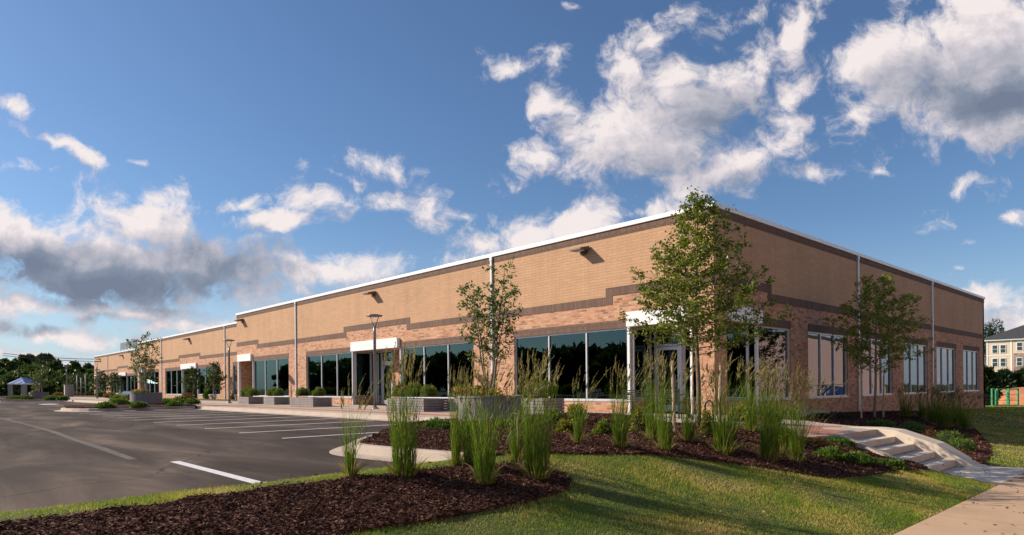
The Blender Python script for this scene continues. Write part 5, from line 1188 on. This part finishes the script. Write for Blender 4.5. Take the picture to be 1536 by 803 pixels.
# sunlit rims, grey bellies where the cloud is thick towards the sun
wn = N(nt, 'ShaderNodeTexNoise', Scale=6., Detail=5., Roughness=.6); L.new(cmb.outputs[0], wn.inputs['Vector'])
wa = N(nt, 'ShaderNodeVectorMath', operation='MULTIPLY_ADD'); L.new(wn.outputs[1], wa.inputs[0]); wa.inputs[1].default_value = (.16, .12, 0); L.new(cmb.outputs[0], wa.inputs[2])
S_ = None
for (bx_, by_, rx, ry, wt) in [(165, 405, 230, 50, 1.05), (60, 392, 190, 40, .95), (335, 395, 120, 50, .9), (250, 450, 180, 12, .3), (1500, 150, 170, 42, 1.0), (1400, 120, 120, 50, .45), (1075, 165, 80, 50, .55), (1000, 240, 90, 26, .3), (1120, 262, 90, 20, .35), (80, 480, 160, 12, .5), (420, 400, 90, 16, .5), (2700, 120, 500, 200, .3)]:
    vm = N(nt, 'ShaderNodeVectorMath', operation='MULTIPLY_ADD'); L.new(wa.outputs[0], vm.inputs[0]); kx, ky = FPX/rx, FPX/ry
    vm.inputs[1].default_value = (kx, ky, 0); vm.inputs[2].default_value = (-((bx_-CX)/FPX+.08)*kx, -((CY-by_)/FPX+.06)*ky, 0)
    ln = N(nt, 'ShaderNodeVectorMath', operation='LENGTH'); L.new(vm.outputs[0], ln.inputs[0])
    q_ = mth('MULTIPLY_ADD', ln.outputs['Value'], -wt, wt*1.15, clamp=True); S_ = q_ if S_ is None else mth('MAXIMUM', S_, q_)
gr = mth('SUBTRACT', mth('MULTIPLY_ADD', mth('SUBTRACT', D0, D1), .30, mth('MULTIPLY_ADD', mth('MAXIMUM', B1, 0.), -.17, .90)), mth('MULTIPLY', S_, .72), clamp=True)
ccol = ramp(nt, gr, [(.0, (.22, .27, .37)), (.3, (.31, .37, .47)), (.6, (.60, .61, .68)), (.8, (.86, .82, .85)), (1, (1.14, 1.07, 1.03))])
skm = N(nt, 'ShaderNodeMix', data_type='RGBA', blend_type='MULTIPLY'); skm.inputs[0].default_value = 1; L.new(sky.outputs[0], skm.inputs[6]); skm.inputs[7].default_value = (.064, .077, .091, 1)
clm = N(nt, 'ShaderNodeMix', data_type='RGBA', blend_type='MULTIPLY'); clm.inputs[0].default_value = 1; L.new(ccol, clm.inputs[6]); clm.inputs[7].default_value = (.63, .61, .62, 1)
up_ = mth('GREATER_THAN', v_, 0.)
hz_ = mth('MULTIPLY_ADD', mth('MAXIMUM', v_, 0.), -3.6, 1., clamp=True); hz2 = mth('MULTIPLY', mth('MULTIPLY', hz_, hz_), .72)
hzm = N(nt, 'ShaderNodeMix', data_type='RGBA'); L.new(hz2, hzm.inputs[0]); L.new(skm.outputs[2], hzm.inputs[6]); hzm.inputs[7].default_value = (.43, .50, .60, 1)
mk = mth('MULTIPLY', mask.outputs[0], up_)
mxs = N(nt, 'ShaderNodeMix', data_type='RGBA'); L.new(mth('MULTIPLY', mk, .97), mxs.inputs[0]); L.new(hzm.outputs[2], mxs.inputs[6]); L.new(clm.outputs[2], mxs.inputs[7])
L.new(mxs.outputs[2], bg.inputs[0]); bg.inputs[1].default_value = 1.0
ld = bpy.data.lights.new('sun', 'SUN'); ld.energy = 5.0; ld.angle = rad(.5); ld.color = (1., .84, .68); so = bpy.data.objects.new('sun', ld); C.objects.link(so)
e = rad(SE); k = math.hypot(*SAZ); tosun = Vector((SAZ[0]/k*math.cos(e), SAZ[1]/k*math.cos(e), math.sin(e))); so.rotation_euler = tosun.to_track_quat('Z', 'Y').to_euler(); so.location = (0, -20, 40)
cd = bpy.data.cameras.new('camera'); cam = bpy.data.objects.new('camera', cd); C.objects.link(cam); sc.camera = cam
F3 = Vector((FW[0], FW[1], 0)).normalized(); R3 = Vector((F3.y, -F3.x, 0)); Z3 = Vector((0, 0, 1))
Xc = R3*math.cos(ROLL)-Z3*math.sin(ROLL); Yc = R3*math.sin(ROLL)+Z3*math.cos(ROLL)
mw = Matrix((Xc, Yc, -F3)).transposed().to_4x4(); mw.translation = (0, 0, EZ); cam.matrix_world = mw
cd.sensor_width = 36; cd.lens = FPX/1536*36; cd.shift_y = (CY-401.5)/1536; cd.clip_end = 6000; cd.clip_start = .05
vs = sc.view_settings; vs.view_transform = 'Standard'; vs.look = 'None'; vs.exposure = .38; vs.gamma = 1; vs.use_curve_mapping = False
sc.cycles.max_bounces = 6; sc.cycles.diffuse_bounces = 3; sc.cycles.glossy_bounces = 3; sc.cycles.transparent_max_bounces = 10; sc.cycles.use_denoising = True
try: wd.cycles.sampling_method = 'AUTOMATIC'
except Exception: pass
